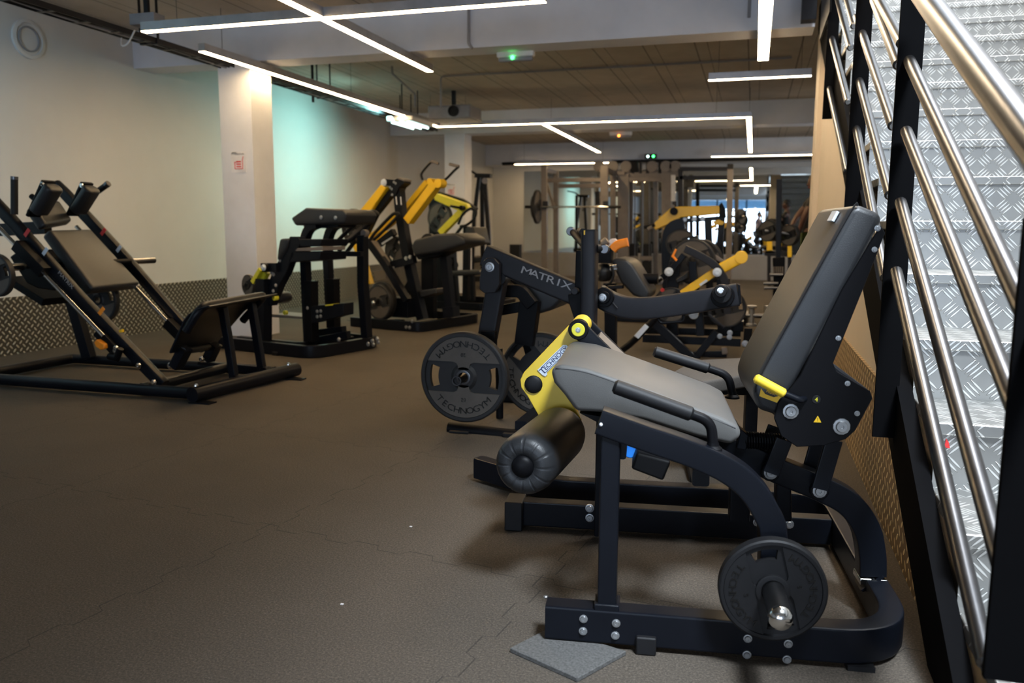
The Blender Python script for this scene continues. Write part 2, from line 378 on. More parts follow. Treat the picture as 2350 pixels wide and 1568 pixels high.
MB().rect([(.445, 1.97, .012), (.445, 2.3, .175), (.445, 7.3, .355+.492*4.62)], .014, .008, (1, 0, 0)).build('flange', SATIN, stair)
q = onY(2169, 1018, Y0+GO*1-.002); m = MB(); m.prism([(q[0]-.006, q[1], q[2]-.010), (q[0]+.012, q[1], q[2]-.012), (q[0]+.008, q[1], q[2]+.004), (q[0]+.001, q[1], q[2]+.014), (q[0], q[1], q[2])], (0, -.001, 0)); m.build('paint_mark', RED, stair)
# railing: flat posts, round infill bars, thick handrail
rail = thing('stair_railing', 'black post railing with steel bars and thick steel handrail along the stair', 'railing')
XP = .405
def px(p, X=XP): return V3(onX(*p, X))
posts = [((1900, 273), None, 2.85), ((1956, 478), None, 2.45), ((2028, 1003), None, None), ((2309, 1560), None, None)]
ys = []
for (b, _, ht) in posts: ys.append(px(b))
tops = [2.9, 2.30, 1.70, 1.02]
for b, zt_ in zip(ys, tops):
    MB().rect([(b.x, b.y, b.z if b.z > .3 else -.0), (b.x, b.y, zt_)], .066, .014, (1, 0, 0), c=.002).build('post', STRG, rail)
def barr(p, q, r, nm='bar', n=14): MB().cyl(p, q, r, n, .006).build(nm, STEEL, rail)
XB = .402
for (a, b) in (((2066, 462), (2312, 1340)), ((2056, 620), (2266, 1530)), ((2079, 300), (2352, 985)), ((2086, 138), (2420, 860))):
    barr(px(a, XB), px(b, XB), .0165)
for (a, b) in (((1966, 38), (2050, 290)), ((1962, 148), (2043, 450)), ((1958, 258), (2032, 640)), ((2006, 0), (2062, 150)), ((1985, -60), (2070, 100))):
    barr(px(a, XB), px(b, XB), .0165)
for (a, b) in (((1904, 68), (1946, 235)), ((1908, -60), (1952, 110)), ((1880, -60), (1900, 50)), ((1930, -60), (1960, 60)), ((1898, 180), (1944, 395))):
    barr(px(a, XB), px(b, XB), .0165)
barr(px((2112, -20), XB), px((2420, 400), XB), .029, 'handrail', 20)
barr(px((1996, -175), XB), px((2075, -25), XB), .029, 'handrail', 20)
# bolts / cleats along the stringer
for p in ((1925, 255), (1985, 580)):
    q = V3(onX(*p, .44)); MB().box((.436, q.y-.05, q.z-.045), (.462, q.y+.05, q.z+.03)).build('cleat', SATIN, stair)
# dark steel posts where the landing meets the beam
t = thing('landing_bracket', 'dark steel landing bracket hanging where the beam meets the stair', 'bracket')
p0 = V3(onX(1868, 118, .36)); MB().box((.365, 5.25, p0.z-.02), (.377, 6.0, 2.80)).build('plate', SATIN, t, bevel=.002)
MB().box((.26, 6.36, 2.49), (.36, 6.48, 2.79)).build('channel', CHAR, t)
# ---------------------------------------------------------------- LED light lines
def led(name, pts, label, mat=LED, w=.062, grp='linear lights hanging below the ceiling', end=None, z=2.40):
    t = thing(name, label, 'light', (pts[0][0], pts[0][1], z), 0, grp)
    o = V3((pts[0][0], pts[0][1], z)); P = [V3((x, y, z))-o for x, y in pts]
    MB().rect([p+V3((0, 0, .037)) for p in P], w+.006, .07, (0, 0, 1) if False else (0, 0, 1), c=.001).build('housing', ALU, t) if False else None
    for i in range(len(P)-1):
        a, b = P[i], P[i+1]; d = unit(b-a); s_ = V3((-d.y, d.x, 0)); e0 = a-d*(w/2 if i else 0); e1 = b+d*(w/2 if i < len(P)-2 else 0)
        MB().prism([e0-s_*w*.5+V3((0, 0, .004)), e1-s_*w*.5+V3((0, 0, .004)), e1+s_*w*.5+V3((0, 0, .004)), e0+s_*w*.5+V3((0, 0, .004))], (0, 0, .062)).build('housing', ALU, t)
        q = w*.5-.003
        MB().prism([e0-s_*q, e1-s_*q, e1+s_*q, e0+s_*q], (0, 0, .0035)).build('diffuser', mat, t)
        L = (b-a).length; n = max(1, int(L//2.2))
        for k in range(n+1):
            p = a+d*(L*(k+.12)/(n+.24)); MB().cyl(p+V3((0, 0, .066)), p+V3((0, 0, HC-z)), .0022, 6).build('hanging_wire', STEEL, t)
    return t
led('linear_light', [(-4.30, 5.76), (-4.24, 10.72), (-.12, 10.80), (-.12, 15.5)], 'long warm LED line light running past both columns and turning twice across the room')
led('linear_light', [(-4.29, 5.10), (-1.30, 5.10)], 'warm LED line light running across in front of the beam, ending beside the cable tray')
led('linear_light', [(-2.85, 4.1), (-2.85, 7.02)], 'warm LED line light crossing over another and pointing away from the camera')
led('linear_light', [(.012, 2.7), (.012, 7.28)], 'pale LED line light ending beside the stair, near the top edge', LEDC, .088)
led('linear_light', [(-.47, 8.1), (.44, 8.1)], 'short LED line light with grey side ending at the cream pillar', LEDC)
led('linear_light', [(-2.76, 10.83), (-2.76, 14.9)], 'warm LED line light branching away from the long line, mid room')
led('linear_light', [(-4.85, 16.6), (-2.80, 16.6)], 'warm LED line light above the squat rack at the back', LED, .07, z=2.35)
led('linear_light', [(-.85, 16.5), (1.6, 16.5)], 'thin dim LED line light below the back beam on the right', LEDC, .05, z=2.42)
led('linear_light', [(-1.2, -5.4), (-1.2, -3.2)], 'warm LED line light over the entrance, pointing to the shop window, seen in the mirror')
# ---------------------------------------------------------------- services
t = thing('cable_tray', 'dark cable tray with cables running from the top left corner beside the long light', 'cable tray')
m = MB().box((-4.66, 2.4, 2.425), (-4.655, 11.4, 2.465)).box((-4.52, 2.4, 2.425), (-4.515, 11.4, 2.465))
for k in range(30): m.box((-4.66, 2.42+.3*k, 2.425), (-4.515, 2.46+.3*k, 2.430))
m.build('tray', CHAR, t)
for k, (dx, r) in enumerate(((0, .009), (.03, .011), (.065, .009), (.095, .010))):
    MB().tube(smooth([(-4.635+dx, 2.4+i*.56, 2.437+.007*math.sin(i*2.1+k*1.7)) for i in range(17)], 3), r, 6, side=(0, 0, 1)).build('cable', (RUB, GPLAS, RUB, CHAR)[k], t)
for y in (3.5, 5.5, 8.2, 10.4): MB().box((-4.67, y, 2.42), (-4.665, y+.025, HC-.002)).box((-4.51, y, 2.42), (-4.505, y+.025, HC-.002)).box((-4.67, y, 2.418), (-4.505, y+.025, 2.425)).build('bracket', CHAR, t)
MB().tube(smooth([(-4.66, 5.3, 2.44), (-4.62, 5.25, 2.36), (-4.52, 5.2, 2.36), (-4.40, 5.14, 2.43)], 5), .006, 6, side=(0, 0, 1)).build('loose_cable', WPLAS, t)
t = thing('cable_conduit', 'dark conduit with cables running along the back beam', 'conduit')
MB().box((-5.2, 16.82, 2.36), (2.4, 16.88, 2.42)).build('tray', RUB, t); MB().tube(smooth([(-5.2+.8*i, 16.80, 2.395+.012*math.sin(i*1.9)) for i in range(10)], 3), .016, 6, side=(0, 1, 0)).build('cable', RUB, t)
def hanger(x, y, z, lab):
    t = thing('ceiling_bracket', lab, 'bracket', (x, y, z), 0)
    MB().rect([(0, 0, .06), (0, 0, HC-z)], .04, .03, (1, 0, 0)).build('rod', CHAR, t)
    MB().box((-.11, -.06, 0), (.11, .06, .08)).build('box', GPLAS, t, bevel=.004)
hanger(-4.42, 5.30, 2.50, 'grey junction box hanging on a rod beside the end of the crossing light')
t = thing('drop_rod', 'thin dark rod hanging from the ceiling beside the first column', 'rod'); q = onY(718, 205, 8.2); MB().rect([(q[0], q[1], 2.38), (q[0], q[1], HC)], .025, .025, (1, 0, 0)).build('rod', CHAR, t)
def pipe(pts, lab): tag(MB().tube(pts, .012, 8, fillet=.04).build('conduit_pipe', GPLAS), lab, 'pipe', None)
q = onY(1075, 20, 6.48); pipe([(q[0], 6.485, 2.79), (q[0], 6.485, 2.50), (q[0]+.03, 6.485, 2.46)], 'thin grey conduit pipe running down the front beam near its middle')
q = onY(1720, 10, 6.48); pipe([(q[0], 6.485, 2.79), (q[0], 6.485, 2.56)], 'thin grey conduit pipe running down the front beam at its right end')
pipe([(-3.9, 8.5, 2.78), (-3.9, 8.5, 2.70), (-4.1, 9.6, 2.66), (-4.1, 9.6, 2.50)], 'grey bent pipe dropping to the projector')
pipe([(-3.6, 9.2, 2.42), (-3.6, 9.2, 2.78), (.3, 9.2, 2.785)], 'thin pipe running across the ceiling from above the projector')
t = thing('projector', 'grey box projector with dark lens hanging beyond the long light', 'projector', (-3.85, 10.3, 2.42))
MB().box((-.28, -.22, 0), (.30, .25, .17)).build('body', GPLAS, t, bevel=.015); MB().lathe((.08, -.22, .09), (0, -1, 0), [(0, .07), (.03, .07), (.03, .055), (.01, .05), (.01, 0)], 20).build('lens', RUB, t)
MB().rect([(0, 0, .17), (0, 0, HC-2.42)], .05, .05, (1, 0, 0)).build('mount', CHAR, t)
t = thing('fluorescent_light', 'greenish white fluorescent tube light hanging left of the projector', 'light', (-4.42, 9.9, 2.31))
MB().box((-.05, -.35, .03), (.30, .35, .09)).build('housing', WPLAS, t, bevel=.01)
for dx in (.02, .13, .23): MB().cyl((dx, -.33, .015), (dx, .33, .015), .013, 10).build('tube', TUBE, t)
for dy in (-.25, .25): MB().cyl((.12, dy, .09), (.12, dy, HC-2.31), .008, 8).build('hanger', CHAR, t)
def exitbox(x, y, z, mat, lab, w=.32, sc=1.0):
    t = thing('emergency_light', lab, 'emergency light', (x, y, z))
    MB().box((-w/2, -.035*sc, 0), (w/2, .03, .09*sc)).build('housing', WPLAS, t, bevel=.01)
    MB().box((-w*.46, -.03*sc, -.035*sc), (w*.46, .02, 0)).build('lens', GPLAS, t, bevel=.01)
    MB().ball((0-.02, -.04*sc, -.008), .017*sc, 10, (1, .6, 1)).build('indicator', mat, t)
e1 = onY(1181, 128, 6.72); exitbox(e1[0], 6.76, e1[2]-.005, GREEN, 'white emergency light with green glow below the front beam')
e2 = onY(1417, 303, 12.2); exitbox(e2[0], 12.5, 2.42, AMBER, 'white emergency light with orange glow below the second beam', .34, 1.0)
e3 = onY(1492, 360, 16.7); t = thing('exit_sign', 'small dark sign with two green spots on the back beam', 'sign', (e3[0], 16.78, e3[2]-.03))
MB().box((-.12, 0, 0), (.12, .03, .09)).build('housing', RUB, t)
for dx, mt in ((-.055, TUBE), (.055, GREEN)): MB().ball((dx, -.01, .045), .026, 10, (1, .4, 1)).build('indicator', mt, t)
q = onX(65, 90, XL+.01); t = thing('wall_vent', 'round grey ring vent high on the left wall', 'vent', (XL, q[1], q[2]))
MB().lathe((0, 0, 0), (1, 0, 0), [(0, .15), (.02, .15), (.025, .125), (.012, .12), (.012, 0)], 28).build('disc', WALLP, t)
MB().lathe((0.012, 0, 0), (1, 0, 0), [(0, .10), (.012, .10), (.014, .088), (.0, .086)], 28).build('ring', GPLAS, t)
def notice(c, w, h, lab):
    t = thing('notice', lab, 'sign', c)
    MB().box((-w/2, -.004, -h/2), (w/2, 0, h/2)).build('sheet', PAPER, t)
    m = MB(); text(m, 'APRES', w*.13, .0004, (-w*.28, -.005, h*.44), (1, 0, 0), (0, 0, 1)); text(m, "L'UTILISATION", w*.13, .0004, (-w*.05, -.005, h*.38), (1, 0, 0), (0, 0, 1))
    m.build('print', RUB, t)
    m = MB(); a = w*.26
    m.tube([(-a, -.005, -h*.32), (a, -.005, -h*.32), (a, -.005, .02), (a*1.25, -.005, .05)], .0035, 6, side=(0, 1, 0)); m.tube([(-a, -.005, -h*.32), (-a, -.005, 0), (a*.4, -.005, 0)], .0035, 6, side=(0, 1, 0))
    for k in range(3): m.box((-a*.6, -.006, -h*.25+k*.022), (a*.6, -.004, -h*.25+k*.022+.012))
    m.build('pictogram', RED, t)
q = onY(547, 372, 6.49); notice((q[0], 6.499, q[2]), .155, .185, 'white notice with red pictogram taped on the near white column')
q = onY(1035, 436, 12.09); notice((q[0], 12.099, q[2]), .16, .20, 'white notice with red pictogram on the far white column behind the yellow arms')
# debris on the floor
for i, p in enumerate(((785, 1386), (943, 1208))):
    q = onZ(*p, 0.002); tag(MB().box((q[0]-.004, q[1]-.003, 0), (q[0]+.004, q[1]+.003, .002)).build('paper_scrap', PAPER), ('tiny white paper scrap on the bare floor near the bottom edge', 'tiny white speck of paper on the floor left of the roller pad')[i], 'paper scrap')
# ================================================================ WEIGHT PLATES
_pl = {}
GFI = []
def plate_mesh(R, th, rot, n=96):
    fr = [.20, .23, .30, .36, .44, .52, .60, .66, .73, .80, .84, .895, .905, .965, 1.0]
    rs = [min(.026, .7*.2*R)]+[f*R for f in fr]; m = MB(); nr = len(rs)
    def raised(r, a):
        x, y = abs(math.cos(a))*r/R, abs(math.sin(a))*r/R
        return r/R < .24 or (r/R < .9 and (y > .34 or (x < .13 and y > .1) or (r/R < .34 and y > .16)))
    def dep(r, a):
        f = r/R
        if f > .90 and f < .99: return th*.5
        if f >= .99: return th*.40
        return th*.42 if f < .24 else th*.24
    V = {}; vs = []
    for side in (0, 1):
        for k in range(n):
            a = 2*math.pi*k/n
            for i, r in enumerate(rs):
                y = dep(r, a+1e-6); V[side, k, i] = len(vs); b = a+rot
                vs.append((r*math.cos(b), -y if side == 0 else y, r*math.sin(b)))
    def hole(k, i):
        a = (k+.5)/n*360 % 180; a = min(a, 180-a); return .59 < (rs[i]+rs[i+1])/2/R < .81 and a < 17
    fs = []; GFI.clear()
    for k in range(n):
        k2 = (k+1) % n
        for i in range(nr-1):
            if hole(k, i):
                if not hole((k-1) % n, i): fs.append((V[0,k,i], V[0,k,i+1], V[1,k,i+1], V[1,k,i]))
                if not hole(k2, i): fs.append((V[0,k2,i], V[1,k2,i], V[1,k2,i+1], V[0,k2,i+1]))
                if not hole(k, i-1): fs.append((V[0,k,i], V[1,k,i], V[1,k2,i], V[0,k2,i]))
                if not hole(k, i+1): fs.append((V[0,k,i+1], V[0,k2,i+1], V[1,k2,i+1], V[1,k,i+1]))
                continue
            fs.append((V[0,k,i], V[0,k2,i], V[0,k2,i+1], V[0,k,i+1])); fs.append((V[1,k,i], V[1,k,i+1], V[1,k2,i+1], V[1,k2,i]))
        fs.append((V[0,k,0], V[1,k,0], V[1,k2,0], V[0,k2,0])); fs.append((V[0,k,nr-1], V[0,k2,nr-1], V[1,k2,nr-1], V[1,k,nr-1]))
    m.add(vs, fs); return m
def plate(loc, deg, R, label, th=.05, rot=0.0, letters=True, num='20', tilt=0.0, group=None, name='weight_plate', mat=None, sectors=True, hubm=None):
    t = thing(name, label, 'weight plate', tuple(loc), math.radians(deg), group)
    if tilt: t.rotation_euler = (tilt, 0, math.radians(deg))
    pm = plate_mesh(R, th, rot).build('disc', mat or PRUB, t, ang=25)
    t0 = math.asin(.34/.895)
    for fl in (0, math.pi):
        P = [(.895*math.cos(t0+(math.pi-2*t0)*k/28), .895*math.sin(t0+(math.pi-2*t0)*k/28)) for k in range(29)]
        P += [(-.24, .34), (-.16, .31), (-.13, .25), (-.12, .17), (.12, .17), (.13, .25), (.16, .31), (.24, .34)]
        c_, s_ = math.cos(rot+fl), math.sin(rot+fl)
        MB().prism([(R*(x*c_-y*s_), -th*.42, R*(x*s_+y*c_)) for x, y in P], (0, th*.19, 0)).build('face_sector', PGREY if sectors else (mat or PRUB), t)
    MB().lathe((0, 0, 0), (0, -1, 0), [(-th*.5-.001, .026), (-th*.5-.001, .037), (th*.5+.001, .037), (th*.5+.002, .034), (th*.5+.002, .026)], 24).build('hub_ring', hubm or (STEEL if letters else RUB), t)
    if letters:
        for flip in (0, math.pi):
            m = MB()
            word = 'TECHNOGYM'
            for j, ch in enumerate(word):
                a = rot+flip+math.radians(-90+(j-4)*12); d = V3((math.cos(a), 0, math.sin(a))); p = d*(.745*R)+V3((0, -th*.42-.0005, 0))
                text(m, ch, .20*R, .0012, p, (-math.sin(a), 0, math.cos(a)), (-d.x, 0, -d.z), 1.15)
            a = rot+flip-math.pi/2; d = V3((math.cos(a), 0, math.sin(a)))
            text(m, num, .12*R, .0012, d*(.50*R)+V3((0, -th*.42-.0005, 0)), (-math.sin(a), 0, math.cos(a)), (-d.x, 0, -d.z))
            m.build('lettering', PDARK, t)
    return t
# ================================================================ A. LEG EXTENSION MACHINE (nearest)
A = Fr(onZ(1250, 1480, 0), 7.2); S = A.S
tA = thing('leg_extension_machine', 'black leg extension machine with grey seat, yellow lever and upright black backrest, nearest the camera', 'gym machine', tuple(A.O), A.a)
SD = (0, 1, 0)
ring = rounded([(0, .03, .056), (.83, .03, .056), (.86, 1.03, .056), (-.10, 1.03, .056), (-.42, 1.25, .056)], [.17, .17, .3], 10)
MB().rect(ring, .085, .058, (0, 0, 1), c=.007).build('base_frame', BLACK, tA)
MB().rect([(-.19, .775, .055), (.82, .775, .055)], .055, .085, SD).build('base_beam', BLACK, tA)
MB().box((-.225, .725, 0), (-.165, .825, .10)).build('foot_block', RUB, tA, bevel=.004)
MB().cyl((-.005, .055, .094), (-.005, .055, .1), .006, 10).build('stud', ZINC, tA)
m = MB(); p = S(1482, 1497, -.004); m.box((p.x-.024, -.012, 0), (p.x+.024, .06, .045)).build('rubber_foot', RUB, tA, bevel=.004)
MB().box((.70, .0, 0), (.76, .06, .012)).build('rubber_foot', RUB, tA)
for q in ((1339, 1421), (1338, 1449), (1414, 1431), (1412, 1459), (1716, 1466), (1714, 1503), (1809, 1478), (1806, 1514)):
    p = S(*q, -.001); MB().bolt((p.x, .0, p.z), (0, -1, 0), .0078, .006).build('bolt', ZINC, tA)
for q in ((1353, 1168), (1353, 1190), (1739, 1200), (1812, 1205)):
    p = S(*q, .74); MB().bolt((p.x, .746, p.z), (0, -1, 0), .011, .008).build('bolt', ZINC, tA)
# near upright and arch
u0 = S(1393, 1385, .03); u1 = S(1402, 1003, .03)
MB().rect([(u0.x, .035, .10), (u1.x, .035, u1.z+.02)], .05, .046, SD).build('upright', BLACK, tA)
MB().box((u0.x-.03, .004, .094), (u0.x+.03, .066, .112)).build('flange', BLACK, tA, bevel=.003)
archpx = [(1374, 970), (1480, 1008), (1590, 1046), (1672, 1084), (1726, 1128), (1762, 1185), (1777, 1240), (1782, 1330)]
arch = [S(x, y, .0) for x, y in archpx]; arch[-1].z = .10; arch[-1].x = arch[-2].x+.006
arch = smooth([V3((p.x, .03, p.z)) for p in arch], 5)
MB().rect(arch, .056, .062, SD).build('arch', BLACK, tA)
p = S(1379, 975, -.001); MB().ball((p.x, 0, p.z), .0045, 10).build('rivet', WPLAS, tA)
# far upright and arch
MB().rect([(.10, .70, .02), (.10, .70, .54)], .05, .046, SD).build('upright', BLACK, tA)
MB().rect([V3((q.x, .70, q.z)) for q in arch], .056, .062, SD).build('arch', BLACK, tA)
# cross beams under the seat
MB().rect([(.16, .03, .49), (.16, .70, .49)], .05, .05, (1, 0, 0)).build('cross_beam', BLACK, tA)
MB().rect([(.36, .06, .42), (.36, .70, .42)], .04, .04, (1, 0, 0)).build('cross_beam', BLACK, tA)
# spine under seat to the back of the base
sp = [S(1600, 1015, .30), S(1700, 1045, .30), S(1790, 1085, .30), S(1880, 1122, .30), S(1950, 1160, .30), S(1990, 1215, .30), S(2004, 1275, .30), S(2005, 1325, .30)]
MB().rect(smooth([V3((p.x, .33, p.z)) for p in sp], 5), .06, .068, SD).build('spine', BLACK, tA)
p = sp[-1]; MB().box((p.x-.035, .295, p.z-.022), (p.x+.035, .365, p.z-.004)).build('clamp', CHROME, tA, bevel=.003)
MB().rect([(p.x, .33, p.z-.02), (p.x-.005, .33, .09)], .07, .07, SD).build('spine_foot', BLACK, tA)
MB().bolt((p.x, .33, p.z-.012), (0, -1, 0), .012, .04).build('bolt', CHROME, tA)
MB().rect([S(1795, 1080, .40), S(1797, 1190, .40)], .05, .04, SD).build('strut', BLACK, tA)
# adjustment box, blue knob
b = [S(x, y, .12) for x, y in ((1462, 1040), (1540, 1060), (1522, 1105), (1448, 1077))]
MB().prism(b, (0, .09, 0)).build('stop_box', RUB, tA, bevel=.006)
p = S(1447, 1030, .22); MB().cyl((p.x, .2, p.z), (p.x, .24, p.z), .02, 20).build('knob', BLUEC, tA)
# seat
def padprism(pts, v, d): return MB().prism([V3((p.x, v, p.z)) for p in pts], (0, d, 0))
st = [S(x, y, .15) for x, y in ((1263, 850), (1283, 836), (1345, 846), (1440, 878), (1560, 922), (1660, 960), (1697, 980), (1702, 1003), (1678, 1022), (1600, 1004), (1480, 966), (1385, 948), (1322, 945), (1295, 908), (1271, 880))]
padprism(st, .15, .45).build('seat', GVINYL, tA, bevel=.014, seg=4)
seam = [V3((p.x, .152, p.z)) for p in smooth([S(x, y, .15) for x, y in ((1275, 846), (1345, 856), (1440, 889), (1560, 933), (1655, 970), (1688, 984))], 5)]
MB().tube(seam, .0022, 6, side=SD).build('seam', RUB, tA)
MB().prism([S(x, y, .20) for x, y in ((1330, 948), (1690, 1012), (1660, 1030), (1400, 985))], (0, .34, 0)).build('seat_pan', SATIN, tA)
# backrest
bk = [S(x, y, .2) for x, y in ((1948, 482), (1741, 857), (1726, 900), (1740, 941), (1784, 955), (1836, 861), (2024, 509), (2026, 492), (1967, 468))]
padprism(bk, .2, .36).build('backrest', VINYL, tA, bevel=.016, seg=4)
seam = [V3((p.x, .199, p.z)) for p in smooth([S(x, y, .2) for x, y in ((1968, 473), (1953, 484), (1850, 668), (1747, 857), (1733, 900))], 5)]
MB().tube(seam, .0022, 6, side=SD).build('seam', RUB, tA)
p = S(1912, 500, .22); MB().rect([S(1918, 486, .3), S(1906, 508, .3)], .055, .008, SD).build('care_label', SILVER, tA)
# backrest side plates
sp_px = ((2020, 517), (2030, 535), (1978, 667), (1911, 833), (1919, 852), (1996, 897), (2001, 914), (1962, 987), (1940, 1007), (1888, 1022), (1828, 1025), (1792, 1000), (1776, 960), (1784, 925), (1836, 861), (1930, 667))
for v in (.194, .548):
    MB().prism([V3((p.x, v, p.z)) for p in [S(x, y, .2) for x, y in sp_px]], (0, .010, 0)).build('side_plate', SATIN, tA, bevel=.002)
b1 = [V3((p.x, .206, p.z)) for p in [S(x, y, .2) for x, y in ((1911, 833), (1996, 897), (1999, 912), (1960, 985), (1880, 1018), (1800, 990), (1840, 880))]]
MB().prism(b1, (0, .34, 0)).build('cover', CHAR, tA, bevel=.006)
for q, r in (((1815, 945), .0145), ((1932, 980), .0155), ((2015, 524), .0055), ((2008, 573), .005), ((1925, 777), .005), ((1946, 881), .005), ((1968, 950), .005)):
    p = S(*q, .19); MB().bolt((p.x, .194, p.z), (0, -1, 0), r, .008 if r > .01 else .004).build('bolt', ZINC, tA)
for q in ((1768, 1084), (1880, 1126)):
    p = S(*q, .29); MB().cyl((p.x, .30, p.z), (p.x, .285, p.z), .024, 24).build('pivot', SATIN, tA); MB().bolt((p.x, .285, p.z), (0, -1, 0), .0135, .007).build('bolt', ZINC, tA)
for a_, b_ in (((1800, 1010), (1768, 1084)), ((1915, 1010), (1880, 1120))):
    for v in (.262, .40): q0, q1 = S(*a_, .26), S(*b_, .27); MB().rect([V3((q0.x, v, q0.z)), V3((q1.x, v, q1.z))], .012, .042, SD).build('link', BLACK, tA)
# spring
q0, q1 = S(1708, 1010, .30), S(1800, 1015, .30); n = 15*10
hel = [q0.lerp(q1, k/n)+V3((0, math.cos(k*2*math.pi/10)*.020, math.sin(k*2*math.pi/10)*.020)) for k in range(n+1)]
MB().tube(hel, .003, 6, side=(1, 0, 0)).build('spring', SATIN, tA); MB().cyl(q0, q1, .011, 12).build('spring_rod', BLACK, tA)
MB().prism([S(x, y, .28) for x, y in ((1700, 985), (1718, 1000), (1712, 1035), (1690, 1030))], (0, .05, 0)).build('spring_mount', BLACK, tA, bevel=.003)
# yellow adjustment handle
hp = [S(x, y, .175) for x, y in ((1732, 867), (1802, 905))]; MB().cyl(hp[0], hp[1], .0118, 20, .005).build('adjust_grip', YEL, tA)
MB().tube(rounded([S(1798, 903, .175), S(1836, 919, .175), S(1848, 915, .205)], .015), .0085, 12).build('adjust_lever', BLACK, tA)
# stickers
m = MB(); p = S(1768, 905, .198); ex = (S(1790, 915, .2)-S(1750, 900, .2)).normalized(); ey = V3((-ex.z, 0, ex.x))
MB().prism([p+ex*a+ey*b for a, b in ((-.027, .006), (-.012, -.004), (.010, -.004), (.026, .006), (.022, -.014), (-.023, -.014))], (0, -.0022, 0)).build('sticker', GOLD, tA)
text(m, 'BODY', .010, .0006, p+ex*.0+ey*.012+V3((0, -.002, 0)), ex, ey); text(m, 'PRINT', .009, .0006, p+ex*.0+ey*.004+V3((0, -.002, 0)), ex, ey); m.build('print', GOLD, tA)
p = S(1874, 918, .19); MB().cyl((p.x, .194, p.z), (p.x, .1925, p.z), .0105, 20).build('dial', RUB, tA); m = MB(); text(m, '4', .015, .0006, (p.x, .192, p.z), (1, 0, 0), (0, 0, 1)); m.build('print', LIME, tA)
p = S(1877, 963, .19); MB().prism([(p.x-.009, .1935, p.z-.008), (p.x+.009, .1935, p.z-.008), (p.x, .1935, p.z+.009)], (0, -.001, 0)).build('sticker', GOLD, tA)
m = MB(); text(m, '!', .012, .0004, (p.x, .192, p.z-.001), (1, 0, 0), (0, 0, 1)); m.build('print', RUB, tA)
# hand grips
for (v, off) in ((.03, 0), (.655, 1)):
    if off: P = [S(x, y, v) for x, y in ((1500, 806), (1628, 846), (1672, 862), (1681, 905))]
    else: P = [S(x, y, v) for x, y in ((1408, 886), (1590, 952), (1632, 968), (1636, 1022))]
    MB().cyl(P[0], P[0].lerp(P[1], 1.0), .0175, 18, .006).build('grip', RUB, tA)
    MB().tube(rounded([P[0].lerp(P[1], .95), P[2], P[3]], .05), .0122, 14).build('handle', SATIN, tA)
    MB().lathe(P[3]+V3((0, 0, -.012)), (0, 0, 1), [(0, .022), (.006, .021), (.012, .014), (.02, .013)], 18).build('handle_socket', SATIN, tA)
# lever: yellow plate, pivot drum, brackets
lv = [S(x, y, .62) for x, y in ((1304, 748), (1262, 792), (1202, 855), (1194, 872), (1196, 890), (1210, 909), (1245, 970), (1335, 965), (1310, 925), (1290, 893), (1296, 840), (1345, 790), (1352, 765), (1330, 740))]
MB().prism([V3((p.x, .62, p.z)) for p in lv], (0, .012, 0)).build('lever_plate', YEL, tA, bevel=.002)
e = [S(x, y, .63) for x, y in ((1300, 885), (1262, 885), (1290, 965), (1345, 965))]
MB().rect([V3(((e[0].x+e[1].x)/2, .668, e[0].z)), V3(((e[2].x+e[3].x)/2, .668, e[2].z-.03))], .07, .045, SD).build('lever_tube', YEL, tA)
pv = S(1327, 757, .58); MB().cyl((pv.x, .578, pv.z), (pv.x, .612, pv.z), .0305, 28).build('pivot_ring', SATIN, tA)
MB().cyl((pv.x, .573, pv.z), (pv.x, .58, pv.z), .0205, 26).build('pivot_disc', LIME, tA); MB().bolt((pv.x, .573, pv.z), (0, -1, 0), .0062, .003).build('bolt', ZINC, tA)
MB().cyl((pv.x, .634, pv.z), (pv.x+.0, .745, pv.z), .030, 28).build('pivot_drum', YEL, tA)
q1 = S(1420, 838, .60)
for v, w in ((.600, .034), (.762, .034)):
    MB().rect([V3((pv.x, v, pv.z)), V3((q1.x+.06, v, q1.z-.07))], .024, .054, SD, c=.01).build('bracket', BLACK, tA)
MB().rect([V3((pv.x+.05, .68, pv.z-.035)), V3((q1.x+.06, .68, q1.z-.05))], .14, .03, SD).build('bracket_lit_top', TAUPE, tA)  # taupe stands for warm light on the black bracket's top face
pc = S(1224, 883, .615); MB().ball((pc.x, .618, pc.z), .0285, 22, (1, .38, 1)).build('pivot_cap', RUB, tA)
# TECHNOGYM badge along the lever
ca = S(1240, 856, .618); cb = S(1303, 795, .618); ex = (cb-ca).normalized(); ey = V3((-ex.z, 0, ex.x)); L = (cb-ca).length; c0 = (ca+cb)/2
MB().prism([c0+ex*a+ey*b for a, b in ((-L*.5, .013), (L*.44, .013), (L*.5, .006), (L*.5, -.013), (-L*.36, -.013), (-L*.40, -.019), (-L*.47, -.019), (-L*.5, -.008))], (0, -.0014, 0)).build('badge', SILVER, tA)
m = MB(); text(m, 'T', .029, .0006, c0-ex*L*.41-ey*.002+V3((0, -.0018, 0)), ex, ey); text(m, 'ECHNOGY', .020, .0006, c0+ex*L*.06-ey*.001+V3((0, -.0018, 0)), ex, ey, 1.0)
for b_ in (.0095, -.0105): m.rect([c0-ex*L*.40+ey*b_+V3((0, -.0016, 0)), c0+ex*L*.42+ey*b_+V3((0, -.0016, 0))], .001, .0016, SD, c=.0002)
m.build('badge_print', BLUEINK, tA)
